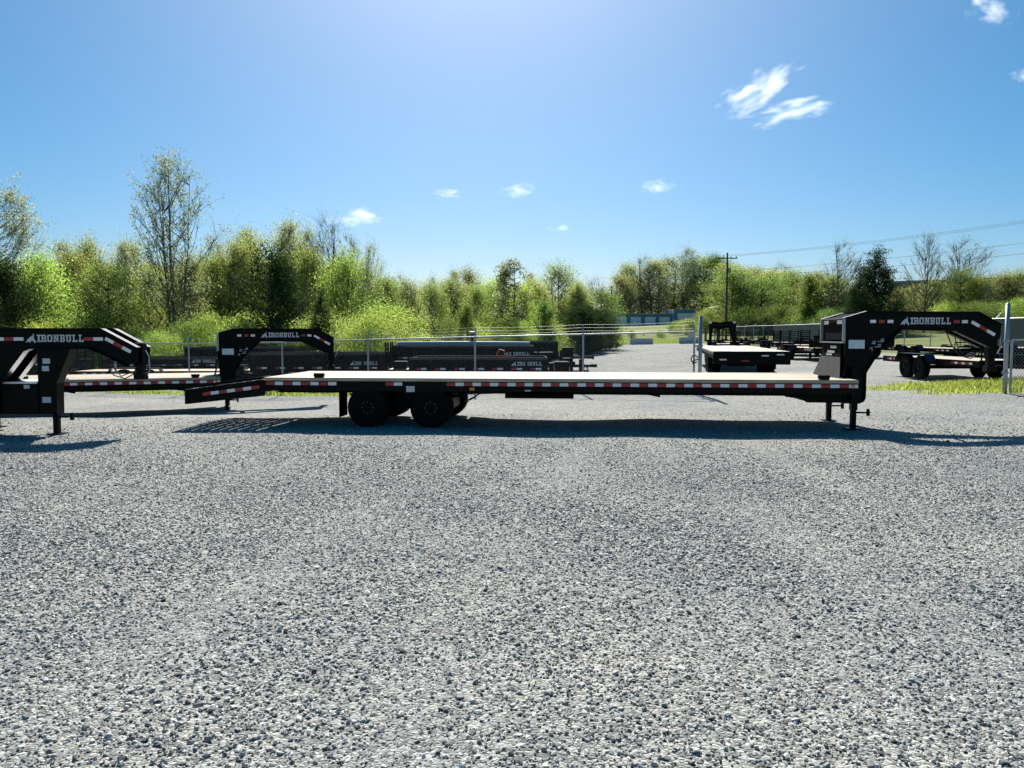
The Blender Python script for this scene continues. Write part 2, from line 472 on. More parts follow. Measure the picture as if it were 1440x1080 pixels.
def scatter_stones():
    pts, scl = [], []
    # even cover close by, thinning out with distance from where one stands
    N = 1000000
    y = rng.uniform(1.6, 17.0, N); x = rng.uniform(-1, 1, N) * (2.6 + .80 * y)
    wmax = 2.6 + .80 * 17.0
    keep = rng.uniform(size=N) < (2.6 + .80 * y) / wmax
    dens = 1 - .93 * sstep(6.0, 16.5, y)
    keep &= rng.uniform(size=N) < dens
    x, y = x[keep], y[keep]
    s = np.exp(rng.normal(math.log(.0112), .36, len(x)))
    patch = np.sin(x * 1.3 + .8 * np.sin(y * .9)) * np.sin(y * 1.1 + .5)
    s *= 1 + .12 * patch
    for x0, k, c in ((-2.6, .10, .02), (-.9, .10, .02), (3.4, -.22, .035), (5.0, -.22, .035)):
        lane = np.exp(-((x - (x0 + k * y + c * y * y * .3)) / .28) ** 2) * (.6 + .4 * np.sin(y * .8 + x0))
        s *= 1 - .34 * np.clip(lane, 0, 1)
    s = np.clip(s, .005, .027)
    big = rng.uniform(size=len(x)) < .0012
    s[big] *= rng.uniform(1.4, 2.0, big.sum())
    z = ground_z(x, y) + s * rng.uniform(-.1, .45, len(x))
    v = np.stack([x, y, z], -1).astype(np.float32)
    me = bpy.data.meshes.new('loose_gravel')
    me.vertices.add(len(v)); me.vertices.foreach_set('co', v.ravel())
    a = me.attributes.new('size', 'FLOAT', 'POINT'); a.data.foreach_set('value', s.astype(np.float32))
    me.materials.append(M_stone)
    o = new_obj('loose_gravel', me)
    ng = bpy.data.node_groups.new('scatter_stones', 'GeometryNodeTree')
    ng.interface.new_socket('Geometry', in_out='INPUT', socket_type='NodeSocketGeometry')
    ng.interface.new_socket('Geometry', in_out='OUTPUT', socket_type='NodeSocketGeometry')
    n = ng.nodes; l = ng.links
    gi = n.new('NodeGroupInput'); go = n.new('NodeGroupOutput')
    ip = n.new('GeometryNodeInstanceOnPoints')
    ci = n.new('GeometryNodeCollectionInfo'); ci.inputs['Collection'].default_value = stones
    ci.inputs['Separate Children'].default_value = True; ci.inputs['Reset Children'].default_value = True
    ip.inputs['Pick Instance'].default_value = True
    rv = n.new('FunctionNodeRandomValue'); rv.data_type = 'FLOAT_VECTOR'
    rv.inputs[0].default_value = (-.45, -.45, 0); rv.inputs[1].default_value = (.45, .45, 6.283)
    na = n.new('GeometryNodeInputNamedAttribute'); na.data_type = 'FLOAT'; na.inputs['Name'].default_value = 'size'
    l.new(gi.outputs[0], ip.inputs['Points']); l.new(ci.outputs[0], ip.inputs['Instance'])
    l.new(rv.outputs[0], ip.inputs['Rotation'])
    l.new(na.outputs['Attribute'], ip.inputs['Scale'])
    l.new(ip.outputs[0], go.inputs[0])
    md = o.modifiers.new('scatter', 'NODES'); md.node_group = ng
    tag(o, 'loose crushed grey gravel stones covering the lot', 'gravel', kind='stuff')
scatter_stones()

# ------------------------------------------------------------------ lettering
GLYPH = {   # strokes on a 5 x 7 grid: x0, x1, z0, z1
 'I': [(1.6, 3.4, 0, 7), (.6, 4.4, 0, 1.3), (.6, 4.4, 5.7, 7)],
 'R': [(.6, 2.0, 0, 7), (0, 2.7, 0, 1.2), (0, 4.4, 5.7, 7), (3.6, 5, 3.6, 6.4), (2, 4.4, 2.9, 4.1), (3.5, 4.9, 0, 3.0), (3.2, 5.4, 0, 1.2)],
 'O': [(0, 1.5, .7, 6.3), (3.5, 5, .7, 6.3), (.6, 4.4, 0, 1.3), (.6, 4.4, 5.7, 7)],
 'N': [(.4, 1.7, 0, 7), (3.5, 4.8, 0, 7), (-.2, 2.3, 0, 1.1), (-.2, 2.3, 5.9, 7), (2.9, 5.4, 5.9, 7), (1.7, 2.4, 3.9, 6.0), (2.2, 3.0, 2.4, 4.8), (2.8, 3.5, 1.0, 3.2)],
 'B': [(.6, 2.0, 0, 7), (0, 4.3, 0, 1.3), (0, 4.3, 5.7, 7), (2, 4.3, 2.9, 4.1), (3.6, 5, 4.1, 6.4), (3.6, 5, .7, 3.1)],
 'U': [(.4, 1.8, .8, 7), (3.3, 4.7, .8, 7), (1.0, 4.1, 0, 1.4), (-.2, 2.4, 5.9, 7), (2.7, 5.3, 5.9, 7)],
 'L': [(.7, 2.1, 0, 7), (0, 2.9, 5.9, 7), (0, 4.8, 0, 1.3), (3.7, 4.8, 0, 2.4)],
}
def lettering(parent, x, y, z, h, yf=None, t=.003, mat_=None):
    """the word on the side of a trailer, reading along +x, faced towards -y, with the bull's head before it"""
    k = h / 7.0
    mb = MB(); cx = x
    yo = yf or (lambda q: 0.0)
    for ch in 'IRONBULL':
        for i, (a, b, c, d) in enumerate(GLYPH[ch]):
            e = t + .0004 * i
            xa, xb = cx + a * k, cx + b * k
            ya, yb = y + yo(xa), y + yo(xb)
            vs = [(xa, ya, z + c * k), (xb, yb, z + c * k), (xb, yb, z + d * k), (xa, ya, z + d * k)]
            vs += [(p[0], p[1] - e, p[2]) for p in vs]
            mb.add(vs, [(0, 1, 2, 3), (7, 6, 5, 4), (0, 4, 5, 1), (1, 5, 6, 2), (2, 6, 7, 3), (3, 7, 4, 0)])
        cx += (4.6 if ch == 'I' else 6.1) * k
    mb.build('lettering', mat_ or M_silver, parent)
    lb = MB()
    head = [(-10.6, -.6), (-9.2, .6), (-8.6, 2.4), (-7.2, 3.6), (-5.6, 5.0), (-3.4, 6.2), (-2.6, 8.6), (-2.0, 6.0), (-2.3, 4.2), (-.9, 1.2), (-.5, -.6), (-1.6, -1.4), (-2.6, .2), (-4.4, 1.6), (-5.2, .4), (-6.0, -1.2), (-7.0, .4), (-8.4, -.2)]
    pts = [(x + a * k, z + c * k) for a, c in head]
    vs = [(a, y + yo(a) - t, c) for a, c in pts] + [(a, y + yo(a), c) for a, c in pts]
    n = len(pts)
    lb.add(vs, [tuple(range(n))] + [((i + 1) % n, i, i + n, (i + 1) % n + n) for i in range(n)])
    lb.build('logo', mat_ or M_silver, parent)

# ------------------------------------------------------------------ wheels
def wheel_meshes(rad, wid, rimr, key):
    t = MB()
    w = wid / 2
    prof = [(rimr, -w * .8), (rimr + .03, -w), (rad * .86, -w * 1.02), (rad * .96, -w * .88), (rad, -w * .7), (rad, -w * .35), (rad - .012, -w * .33), (rad - .012, -w * .2), (rad, -w * .18),
            (rad, w * .18), (rad - .012, w * .2), (rad - .012, w * .33), (rad, w * .35), (rad, w * .7), (rad * .96, w * .88), (rad * .86, w * 1.02), (rimr + .03, w), (rimr, w * .8)]
    t.lathe(prof, (0, 0, 0), 28)
    tm = t.mesh('tyre', M_rubber, True)
    r = MB()
    r.lathe([(rimr + .004, -w * .82), (rimr - .015, -w * .8), (rimr - .03, -w * .3), (rimr * .62, -w * .18), (rimr * .5, -w * .45), (rimr * .42, -w * .5), (.055, -w * .5), (.055, -w * 1.05), (.001, -w * 1.1)], (0, 0, 0), 20)
    r.lathe([(rimr + .004, w * .82), (rimr - .02, w * .5), (rimr * .5, w * .2), (.05, w * .2)], (0, 0, 0), 20)
    rm = r.mesh('rim', M_dark, True)
    b = MB()
    for k in range(8):
        a = 2 * math.pi * k / 8
        cx, cz = rimr * .52 * math.cos(a), rimr * .52 * math.sin(a)
        b.tube([(cx, -w * .42, cz), (cx, -w * .42 - .035, cz)], .013, 6)
    bm_ = b.mesh('lug_nuts', M_nut)
    return tm, rm, bm_
WM = wheel_meshes(.385, .225, .205, 'dual')
WS = wheel_meshes(.375, .22, .20, 'single')
def wheel(parent, x, y, z, side, meshes=WM, nuts=True):
    w = empty('wheel', (x, y, z)); w.parent = parent
    if side > 0: w.rotation_euler = (0, 0, math.pi)
    new_obj('tyre', meshes[0], w); new_obj('rim', meshes[1], w)
    if nuts: new_obj('lug_nuts', meshes[2], w)
    return w

def seg_meshes(L, h, t=.003):
    a = MB(); a.box(-L / 2, L / 2, -t, 0, -h / 2, h / 2)
    return a.mesh('reflector_tape', M_white), a.mesh('reflector_tape', M_red)
TAPE = seg_meshes(.158, .062)
TAPEN = seg_meshes(.17, .058)
def tape_run(parent, x0, x1, y, z, pitch=.16, first='r', meshes=TAPE, slope=0.0, yf=None, side=-1):
    n = max(1, int(round((x1 - x0) / pitch)))
    for i in range(n):
        x = x0 + (i + .5) * (x1 - x0) / n
        red = (i % 2 == 0) == (first == 'r')
        o = new_obj('reflector_tape', meshes[1 if red else 0], parent)
        o.location = (x, y + (yf(x) if yf else 0), z + (x - x0) * math.tan(slope))
        o.rotation_euler = (0, -slope, 0 if side < 0 else math.pi)

def jack(parent, x, y, z_top, z_foot=0.0, handle=True, r=.058):
    j = empty('landing_jack', (x, y, 0)); j.parent = parent
    m = MB()
    m.box(-r, r, -r, r, z_foot + .36, z_top); m.build('jack_tube', M_black, j)
    m = MB(); m.box(-r * .78, r * .78, -r * .78, r * .78, z_foot + .02, z_foot + .36)
    m.build('jack_leg', M_dark, j)
    m = MB(); m.box(-.13, .13, -.12, .12, z_foot, z_foot + .02); m.build('jack_foot', M_black, j)
    if handle:
        m = MB()
        m.tube([(r, 0, z_foot + .31), (r + .19, 0, z_foot + .31), (r + .2, 0, z_foot + .37), (r + .23, 0, z_foot + .37)], .018, 6)
        m.box(r + .19, r + .235, -.03, .03, z_foot + .25, z_foot + .36)
        m.build('crank_handle', M_dark, j)
    return j

# ------------------------------------------------------------------ gooseneck flatbed trailer (local x forward, deck front at x = 0, -y is its right side)
NECK_TOP = [(-.05, 2.07), (.32, 2.18), (.35, 2.18), (2.25, 2.18), (2.50, 2.18), (2.93, 1.93)]
NECK_BOT = [(-.05, .49), (.22, .49), (.30, .53), (.33, .60), (.3301, 1.06), (.60, 1.50), (1.0, 1.865), (2.06, 1.84), (2.25, 1.752), (2.74, 1.52), (2.93, 1.70)]
LOW_TOP = [(-.05, 1.75), (.32, 1.86), (.35, 1.86), (2.22, 1.86), (2.25, 1.855), (2.85, 1.53)]
LOW_BOT = [(-.05, .40), (.42, .40), (.45, .905), (.90, 1.48), (1.0, 1.525), (2.02, 1.525), (2.25, 1.43), (2.66, 1.22), (2.85, 1.30)]
def strip_plate(mb, top, bot, t, yf):
    tx, tz = zip(*top); bx, bz = zip(*bot)
    xs_ = sorted(set(tx) | set(bx))
    for a, b in zip(xs_[:-1], xs_[1:]):
        if b - a < .001: continue
        e = 1e-5
        za0, zb0 = np.interp(a + e, bx, bz), np.interp(b - e, bx, bz)
        za1, zb1 = np.interp(a, tx, tz), np.interp(b, tx, tz)
        mb.prism([(a, za0), (b, zb0), (b, zb1), (a, za1)], -t, t, yf)
def neck_y(side, narrow=False):
    if narrow: return lambda x: side * .22
    return lambda x: side * (.60 - .40 * min(1.0, max(0.0, (x - .35) / 1.9)))

def gooseneck(name, label, loc, rz, L=10.96, dove=True, tower=False, wheels_x=(-8.98, -7.78), detailed=True, group=None, text_x=1.17):
    root = empty(name, loc, rz)
    tag(root, label, 'trailer', group)
    HW = 1.28
    ZD = .95
    # main beams: welded I section
    for s in (-1, 1):
        m = MB(); y = s * .56
        m.box(-L, -.72, y - .006, y + .006, .632, .868)
        m.box(-L, -.72, y - .07, y + .07, .617, .632)
        m.box(-L, -.72, y - .07, y + .07, .868, .882)
        m.prism([(-1.08, .60), (-.72, .50), (.0, .50), (.0, .868), (-.72, .868), (-1.08, .632)], y - .01, y + .01)
        m.box(-1.1, .0, y - .075, y + .075, .585, .60)
        m.box(-.72, .0, y - .075, y + .075, .485, .50)
        m.build('main_beam', M_black, root)
    # side rails (channels) with tape
    rails = {}
    for s in (-1, 1):
        m = MB()
        yo = s * (HW - .012)
        m.box(-L, 0, yo - .006, yo + .006, .70, .884)
        m.box(-L, 0, min(yo, yo - s * .06), max(yo, yo - s * .06), .70, .712)
        m.box(-L, 0, min(yo, yo - s * .06), max(yo, yo - s * .06), .872, .884)
        rails[s] = m.build('side_rail', M_black, root)
        yt = s * (HW - .004)
        for a, b in (((-L + .03, -9.55), (-8.62, -8.30), (-7.46, -.03)) if L > 10 else ((-L + .05, -.1),)):
            if detailed or s < 0: tape_run(rails[s], a, b, yt, .838, .163, 'r', side=s)
    # rub rail posts (stake pockets) along both rails
    pk = MB(); pk.box(-.045, .045, -.018, 0, .715, .80); pkm = pk.mesh('stake_pocket', M_black)
    for s in (-1, 1):
        for i in range(int(L / .6)):
            o = new_obj('stake_pocket', pkm, root, (-.35 - i * .61, s * (HW - .004), 0))
            if s > 0: o.rotation_euler = (0, 0, math.pi)
    # crossmembers
    c = MB(); c.box(-.03, .03, -HW + .07, HW - .07, .80, .884); cm = c.mesh('crossmember', M_dark)
    for i in range(int(L / .46)):
        new_obj('crossmember', cm, root, (-.25 - i * .46, 0, 0))
    # deck planks
    nP = 13; pw = (2 * HW - .004) / nP
    p = MB(); p.bbox(-L, -.02, -pw / 2 + .005, pw / 2 - .005, .8845, ZD, .008)
    pm = p.mesh('plank', M_wood)
    for i in range(nP):
        o = new_obj('plank', pm, root, (0, -HW + pw * (i + .5) + .002, random.uniform(-.002, .002)))
    m = MB(); m.box(-.02, .0, -HW, HW, .70, ZD + .004); m.build('front_rail', M_black, root)
    # winch bumps on the deck edge
    if detailed:
        for x in (-.62, -9.9):
            m = MB()
            m.box(x - .08, x + .08, -HW - .01, -HW + .09, ZD + .002, ZD + .05)
            m.tube([(x - .1, -HW + .04, ZD + .05), (x + .1, -HW + .04, ZD + .05)], .035, 8)
            m.build('strap_winch', M_black, root)
        # torque tube and hangers below the deck
        m = MB(); m.tube([(-6.2, -.2, .585), (-.8, -.2, .585)], .012, 6); m.build('brake_line', M_dark, root)
        h = MB(); h.box(-.02, .02, -.22, -.18, .57, .80); hm = h.mesh('line_hanger', M_dark)
        for x in (-5.4, -4.1, -2.9): new_obj('line_hanger', hm, root, (x, 0, 0))
        m = MB(); m.prism([(-3.75, .62), (-3.45, .62), (-3.45, .56)], -.58, -.54); m.build('gusset', M_black, root)
        m = MB(); m.tube([(-6.4, -.9, .60), (-5.1, -.9, .60)], .05, 8); m.build('air_tank', M_dark, root)
        for x, mt, w, z in ((-6.98, M_amber, .09, .752), (-.12, M_amber, .055, .842)):
            m = MB(); m.box(x - w / 2, x + w / 2, -HW - .022, -HW - .001, z - .025, z + .025)
            m.build('marker_light', mt, root)
        m = MB(); m.box(-8.22, -8.06, -HW - .02, -HW - .004, .69, .80); m.build('licence_plate', M_sticker, root)
        m = MB(); m.box(-6.0, -5.85, -HW - .012, -HW - .004, .715, .74); m.build('sticker', M_sticker, root)
    # running gear
    for ix, x in enumerate(wheels_x):
        m = MB(); m.tube([(x, -1.2, .385), (x, 1.2, .385)], .065, 10)
        m.build('axle', M_dark, root)
        for s in (-1, 1):
            wheel(root, x, s * 1.145, .385, s)
            wheel(root, x, s * .895, .385, -s, nuts=False)
            m = MB()
            m.prism([(x - .55, .60), (x + .55, .60), (x + .5, .56), (x + .1, .47), (x - .1, .47), (x - .5, .56)], s * .56 - .04, s * .56 + .04)
            m.build('leaf_spring', M_dark, root)
    xa, xb = min(wheels_x), max(wheels_x)
    for s in (-1, 1):
        y0, y1 = sorted((s * .76, s * 1.27))
        m = MB(); m.box(xa - .535, xa - .525, y0, y1, .20, .70); m.build('mud_flap', M_flap, root)
        # fender skirt ahead of the wheels
        m = MB()
        pts = [(xb + .44, .36), (xb + .60, .43), (xb + .78, .55), (xb + .98, .69)]
        for (ax, az), (bx, bz) in zip(pts[:-1], pts[1:]):
            m.prism([(ax, az), (bx, bz), (bx, bz + .02), (ax, az + .02)], y0, y1)
        m.build('mud_guard', M_flap, root)
    m = MB(); m.box(xa - .5, xb + .3, -.50, .50, .30, .618); m.build('suspension_frame', M_dark, root)
    # dovetail
    if dove:
        x0, x1 = -L, -L - 1.52
        for s in (-1, 1):
            m = MB()
            m.prism([(x0, .60), (x0, .90), (x1, .70), (x1, .43)], *sorted((s * HW - s * .02, s * HW - s * .05)))
            m.ribbon([(x1, .70), (x0, .90)], .09, .01, yc=s * (HW - .05))
            b = m.build('dovetail_beam', M_black, root)
            sl = math.atan(.2 / 1.52)
            if s < 0: tape_run(b, x1 + .30, x0 - .10, -HW + .019, .62, .165, 'r', slope=sl)
        for i in range(8):
            m = MB()
            x = x0 - .12 - i * .185; z = .90 + (x - x0) * (.2 / 1.52)
            m.box(x - .078, x + .078, -HW + .055, HW - .055, z - .05, z + .012)
            m.build('dovetail_slat', M_dark, root)
        m = MB(); m.box(x1 - .05, x1, -HW, HW, .43, .71); m.build('rear_bumper', M_black, root)
        for s in (-1, 1):
            m = MB()
            y0, y1 = sorted((s * .25, s * 1.12))
            m.prism([(x1 + .1, .735), (x0 - .1, .905), (x0 - .1, .955), (x1 + .1, .785)], y0, y0 + .05)
            m.prism([(x1 + .1, .735), (x0 - .1, .905), (x0 - .1, .955), (x1 + .1, .785)], y1 - .05, y1)
            for i in range(6):
                x = x1 + .2 + i * .21; z = .752 + (x - x1 - .2) * .134
                m.box(x, x + .05, y0 + .05, y1 - .05, z, z + .04)
            m.build('ramp', M_black, root)
        for s in (-1, 1):
            m = MB(); m.box(x1 - .06, x1 - .05, s * .9 - .1, s * .9 + .1, .52, .62); m.build('tail_light', M_red, root)
    # gooseneck beams
    dz = -.32 if tower else 0.0
    for s in (-1, 1):
        yf = neck_y(s, tower)
        m = MB()
        top, bot = (LOW_TOP, LOW_BOT) if tower else (NECK_TOP, NECK_BOT)
        strip_plate(m, top, bot, .007, yf)
        m.ribbon(top, .15, .014, yf)
        m.ribbon([(a, b - .014) for a, b in bot[:-1]], .15, .014, yf)
        zt = top[0][1]
        m.box(-.065, -.05, yf(0) - .075, yf(0) + .075, .95, zt + .005)
        for x in (.95, 1.9):
            y = yf(x)
            m.box(x - .006, x + .006, min(y, y - s * .07), max(y, y - s * .07), np.interp(x, *zip(*bot)), top[2][1])
        nb = m.build('neck_beam', M_black, root)
        if s < 0:
            off = lambda x: yf(x) - .0085
            dz = -.32 if tower else 0.0
            tp = lambda a, b, f_: tape_run(nb, a, b, 0, 2.005 + dz, (b - a) / round((b - a) / .17), f_, TAPEN, yf=off)
            if tower:
                tp(.36, .87, 'w'); tp(1.93, 2.24, 'r')
                tape_run(nb, 2.29, 2.72, 0, 1.695, .142, 'w', TAPEN, slope=-math.atan2(.325, .60), yf=off)
            else:
                tp(.33, .84, 'w'); tp(1.99, 2.32, 'r')
                tape_run(nb, 2.40, 2.82, 0, 2.00, .142, 'w', TAPEN, slope=-math.atan2(.25, .43), yf=off)
            lettering(nb, text_x, 0, 1.955 + dz, .125, off)
    # cross pieces and gear between the beams
    m = MB()
    m.box(2.20, 2.24, -.2, .2, 1.80 + dz, 2.15 + dz); m.box(1.05, 1.09, -.2 if tower else -.43, .2 if tower else .43, 1.90 + dz, 2.15 + dz)
    m.build('neck_crossmember', M_black, root)
    m = MB(); m.box(.30, .32, *((-.21, .21) if tower else (-.59, .59)), .52, .92 if not detailed else 1.30); m.build('neck_plate', M_black, root)
    # coupler
    dx = -.08 if tower else 0.0
    cz = -.36 if tower else 0.0
    lo = .97 if tower else 1.05
    cp = MB(); cp.box(2.78 + dx, 2.94 + dx, -.085, .085, lo + .25, 1.96 + cz); co = cp.build('coupler_tube', M_black, root)
    m = MB(); m.box(2.80 + dx, 2.92 + dx, -.062, .062, lo + .03, lo + .25); m.box(2.77 + dx, 2.95 + dx, -.09, .09, lo, lo + .11); m.build('coupler_socket', M_dark, co)
    m = MB(); m.tube([(2.96 + dx, -.02, 1.84 + cz), (3.02 + dx, -.03, 1.74 + cz), (3.03 + dx, -.02, 1.5 + cz), (2.98 + dx, -.02, 1.40 + cz)], .012, 6); m.build('safety_chain', M_galv, co)
    m = MB(); m.box(2.80 + dx, 2.93 + dx, -.06, .06, 1.961 + cz, 1.985 + cz); m.build('coupler_cap', M_galv, co)
    m = MB()
    m.tube([(2.05, .02, 1.80 + dz), (2.15, .0, 1.55 + dz), (2.3, 0, 1.36 + dz), (2.5, 0, 1.30 + dz), (2.65, 0, 1.38 + dz), (2.70, 0, 1.5 + dz)], .011, 6)
    m.tube([(2.2, .05, 1.78 + dz), (2.28, .03, 1.5 + dz), (2.42, .02, 1.34 + dz), (2.62, .02, 1.42 + dz)], .010, 6)
    m.build('wiring_cable', M_cable, root)
    # headboard tool box between the uprights
    if detailed and not tower:
        zt = 2.07
        if True:
            m = MB(); m.box(-.10, .45, -.515, .515, 1.34, 1.60); m.build('tool_box', M_flap, root)
        m = MB()
        m.prism([(-.09, zt - .41), (-.09, zt - .02), (.28, zt + .095), (.28, zt - .41)], -.51, .51)
        m.build('head_box', M_flap, root)
        m = MB()
        for y0, y1 in ((-.66, -.625), (.625, .66)):
            m.box(-.118, -.066, y0, y1, zt - .43, zt - .01)
        for yc in (-.64, .64): m.ribbon([(-.12, zt - .005), (.30, zt + .12)], .04, .008, yc=yc)
        m.box(-.125, -.10, -.62, .62, zt - .012, zt + .004)
        m.box(-.125, -.068, -.66, .66, zt - .47, zt - .445)
        m.build('box_trim', M_galv, root)
        for y in (-.40, .36):
            m = MB(); m.box(-.097, -.091, y - .13, y + .13, zt - .11, zt - .04); m.build('reflector_tape', M_white, root)
        # sloping apron plate down to the deck
        ap = MB()
        n = 4
        for i in range(n):
            y0 = -.80 + i * 1.6 / n; y1 = y0 + 1.6 / n - .008
            k0, k1 = .56 / .80, .56 / .80
            ap.add([(-.20, y0, .956), (-.20, y1, .956), (-.12, y1 * k1, 1.335), (-.12, y0 * k0, 1.335), (-.19, y0, .951), (-.19, y1, .951), (-.11, y1 * k1, 1.335), (-.11, y0 * k0, 1.335)],
                   [(0, 3, 2, 1), (4, 5, 6, 7), (0, 1, 5, 4), (1, 2, 6, 5), (2, 3, 7, 6), (3, 0, 4, 7)])
        ap.build('apron_plate', M_plate, root)
        for (y, z, w, h) in ((-.12, 1.52, .34, .05), (.02, 1.43, .42, .045), (.12, 1.375, .34, .04)):
            m = MB(); m.box(-.106, -.1005, y - w / 2, y + w / 2, z - h / 2, z + h / 2); m.build('sticker', M_sticker, root)
        m = MB(); m.box(.01, .30, -.615, -.6085, 1.50, 1.66); m.build('sticker', M_bsticker, root)
    elif not tower:
        m = MB(); m.box(-.04, .04, -.59, .59, 1.98, 2.06); m.box(-.02, .02, -.59, .59, 1.42, 1.47); m.build('neck_crossbar', M_black, root)
        m = MB(); m.box(-L - .06, -L, -HW, HW, .50, .945); tl = m.build('rear_bumper', M_black, root)
        for y, z in ((-.95, .84), (-.45, .80), (.2, .62), (.95, .66)):
            if True:
                q = MB(); q.box(-L - .066, -L - .0615, y - .12, y + .12, z - .022, z + .022); q.build('reflector_tape', M_red if z == .62 else M_white, tl)
    m = MB()
    for k, (x, z) in enumerate(((.45, 1.62), (.55, 1.56), (.40, 1.50), (.60, 1.66)) if not tower else ()):
        m.tube([(x, -.585, z), (x + .05, -.60, z + .02)], .022, 6)
        m.box(x - .06, x + .06, -.59, -.575, z - .035, z - .02)
    if not tower: m.build('breakaway_fittings', M_galv, root)
    if tower:
        t = MB()
        t.prism([(1.08, .37), (1.39, .37), (1.40, .905), (1.67, 1.53), (1.08, 1.53)], -.21, .02)
        t.build('jack_tower', M_black, root)
        t = MB(); t.prism([(.30, .37), (1.08, .37), (1.08, .90), (.30, .90)], -.24, .24); t.build('tower_base', M_black, root)
        m = MB(); m.prism([(.30, .905), (1.075, .905), (1.075, .945), (.30, .93)], -.23, .75); m.build('tower_shelf', M_aluram, root)
        for (x, z, w, h) in ((1.24, 1.30, .13, .09), (1.22, 1.17, .12, .09), (1.22, .62, .15, .10)):
            m = MB(); m.box(x - w / 2, x + w / 2, -.216, -.2115, z - h / 2, z + h / 2); m.build('sticker', M_sticker, root)
        m = MB(); m.box(.85, .95, -.246, -.2415, .82, .885); m.build('sticker', M_sticker, root)
        jack(root, 1.32, -.10, .40, 0)
        jack(root, -.4, .9, .9, 0, handle=False)
    else:
        jack(root, .10, -.69, 1.15, 0); jack(root, .10, .69, 1.15, 0)
    return root

A_ = R(4.5)
main = gooseneck('gooseneck_trailer', 'long black gooseneck flatbed trailer with pale plank deck alone across the open gravel', (6.32, 15.07, 0), -A_)
side = gooseneck('gooseneck_trailer', 'black gooseneck trailer with jack tower under its neck, long shadow in front', (-9.38, 13.72, 0), R(.5), L=6.5, dove=False, tower=True, wheels_x=(-5.2, -4.0), text_x=1.09)
back = copy_tree(main)
back.location = (-7.82, 20.9, gz(-9, 20.5)); back.rotation_euler = (0, 0, R(19))
tag(back, 'black gooseneck flatbed trailer parked along the chain link fence behind the long trailer')
away = gooseneck('gooseneck_trailer', 'black gooseneck flatbed seen from its tail, standing on gravel just beyond the gate post', (10.8, 39.8, gz(10.6, 38)), R(79), L=13.4, dove=False, wheels_x=(-9.6, -8.4), detailed=False)
#__STAGE3__
# ------------------------------------------------------------------ chain link fences
def chain_panel(a, b, h, pitch, r, name, parent):
    """chain link fabric between base points a and b (Vectors), height h, as real crossing wires"""
    a, b = Vector(a), Vector(b)
    L = (Vector((b.x, b.y, 0)) - Vector((a.x, a.y, 0))).length
    d = (b - a) / L
    nrm = Vector((-d.y, d.x, 0)).normalized()
    V, Q = [], []
    n = int((L + h) / pitch)
    for sgn in (1, -1):
        for i in range(n):
            s0 = -h + i * pitch + pitch * .37
            if sgn > 0: t0, t1 = max(0, -s0), min(h, L - s0); f_ = lambda t: (s0 + t, t)
            else:
                s0 = s0 + h; t0, t1 = max(0, s0 - L), min(h, s0); f_ = lambda t: (s0 - t, t)
            if t1 - t0 < .02: continue
            (sa, za), (sb, zb) = f_(t0), f_(t1)
            p = a + d * sa + Vector((0, 0, za)); q = a + d * sb + Vector((0, 0, zb))
            p += nrm * r * sgn; q += nrm * r * sgn
            u = d * r; w = Vector((0, 0, r))
            side = (u - w * sgn) * .72
            base = len(V)
            for c in (p, q):
                V += [tuple(c + side), tuple(c - side), tuple(c + nrm * r)]
            Q += [(base, base + 1, base + 4, base + 3), (base + 1, base + 2, base + 5, base + 4), (base + 2, base, base + 3, base + 5)]
    return new_obj(name, np_mesh(name, V, Q, M_wire), parent)

def fence(label, pts, h, pitch=.078, r=.0015, arm=(0, .25, .28), post_r=.03, rail=True, screen=None, wires=True, group=None, midrail=False):
    root = empty('chain_link_fence', (0, 0, 0))
    tag(root, label, 'fence', group)
    base = [Vector((x, y, gz(x, y))) for x, y in pts]
    for i, p in enumerate(base):
        m = MB(); m.tube([p - Vector((0, 0, .1)), p + Vector((0, 0, h))], post_r, 8)
        if arm:
            t = p + Vector((0, 0, h)); m.tube([t, t + Vector(arm)], post_r * .6, 6)
        m.build('fence_post', M_galv, root)
    for i, (a, b) in enumerate(zip(base[:-1], base[1:])):
        chain_panel(a + Vector((0, 0, .03)), b + Vector((0, 0, .03)), h - .04, pitch, r, 'chain_link_panel', root)
        if rail:
            m = MB(); m.tube([a + Vector((0, 0, h)), b + Vector((0, 0, h))], post_r * .72, 7); m.build('top_rail', M_galv, root)
        if midrail:
            m = MB(); m.tube([a + Vector((0, 0, h * .5)), b + Vector((0, 0, h * .5))], post_r * .6, 7); m.build('middle_rail', M_galv, root)
        if screen and screen(i):
            d = (b - a); n = Vector((-d.y, d.x, 0)).normalized() * .02
            m = MB()
            vs = [a + n + Vector((0, 0, .1)), b + n + Vector((0, 0, .1)), b + n + Vector((0, 0, h - .05)), a + n + Vector((0, 0, h - .05))]
            vs += [v + n * .3 for v in vs]
            m.add(vs, [(0, 1, 2, 3), (7, 6, 5, 4), (0, 4, 5, 1), (1, 5, 6, 2), (2, 6, 7, 3), (3, 7, 4, 0)])
            m.build('privacy_screen', M_screen, root)
    if arm and wires:
        A = Vector(arm)
        for k in (.35, .68, 1.0):
            m = MB()
            pp = []
            for a, b in zip(base[:-1], base[1:]):
                for j in range(4):
                    q = a.lerp(b, j / 4) + Vector((0, 0, h - .03 * math.sin(math.pi * j / 4))) + A * k; pp.append(q)
            pp.append(base[-1] + Vector((0, 0, h)) + A * k)
            m.tube(pp, .0022, 3); m.build('barbed_wire', M_wire, root)
    return root

fx = [-26.0, -23.0, -20.0, -17.0, -14.0, -10.98, -7.46, -4.49, -1.10, 2.02, 4.95]
fence('galvanised chain link fence with barbed wire running behind the parked trailers up to the gate', [(x, 22.0 - .331 * (x - 2.02)) for x in fx], 1.72)

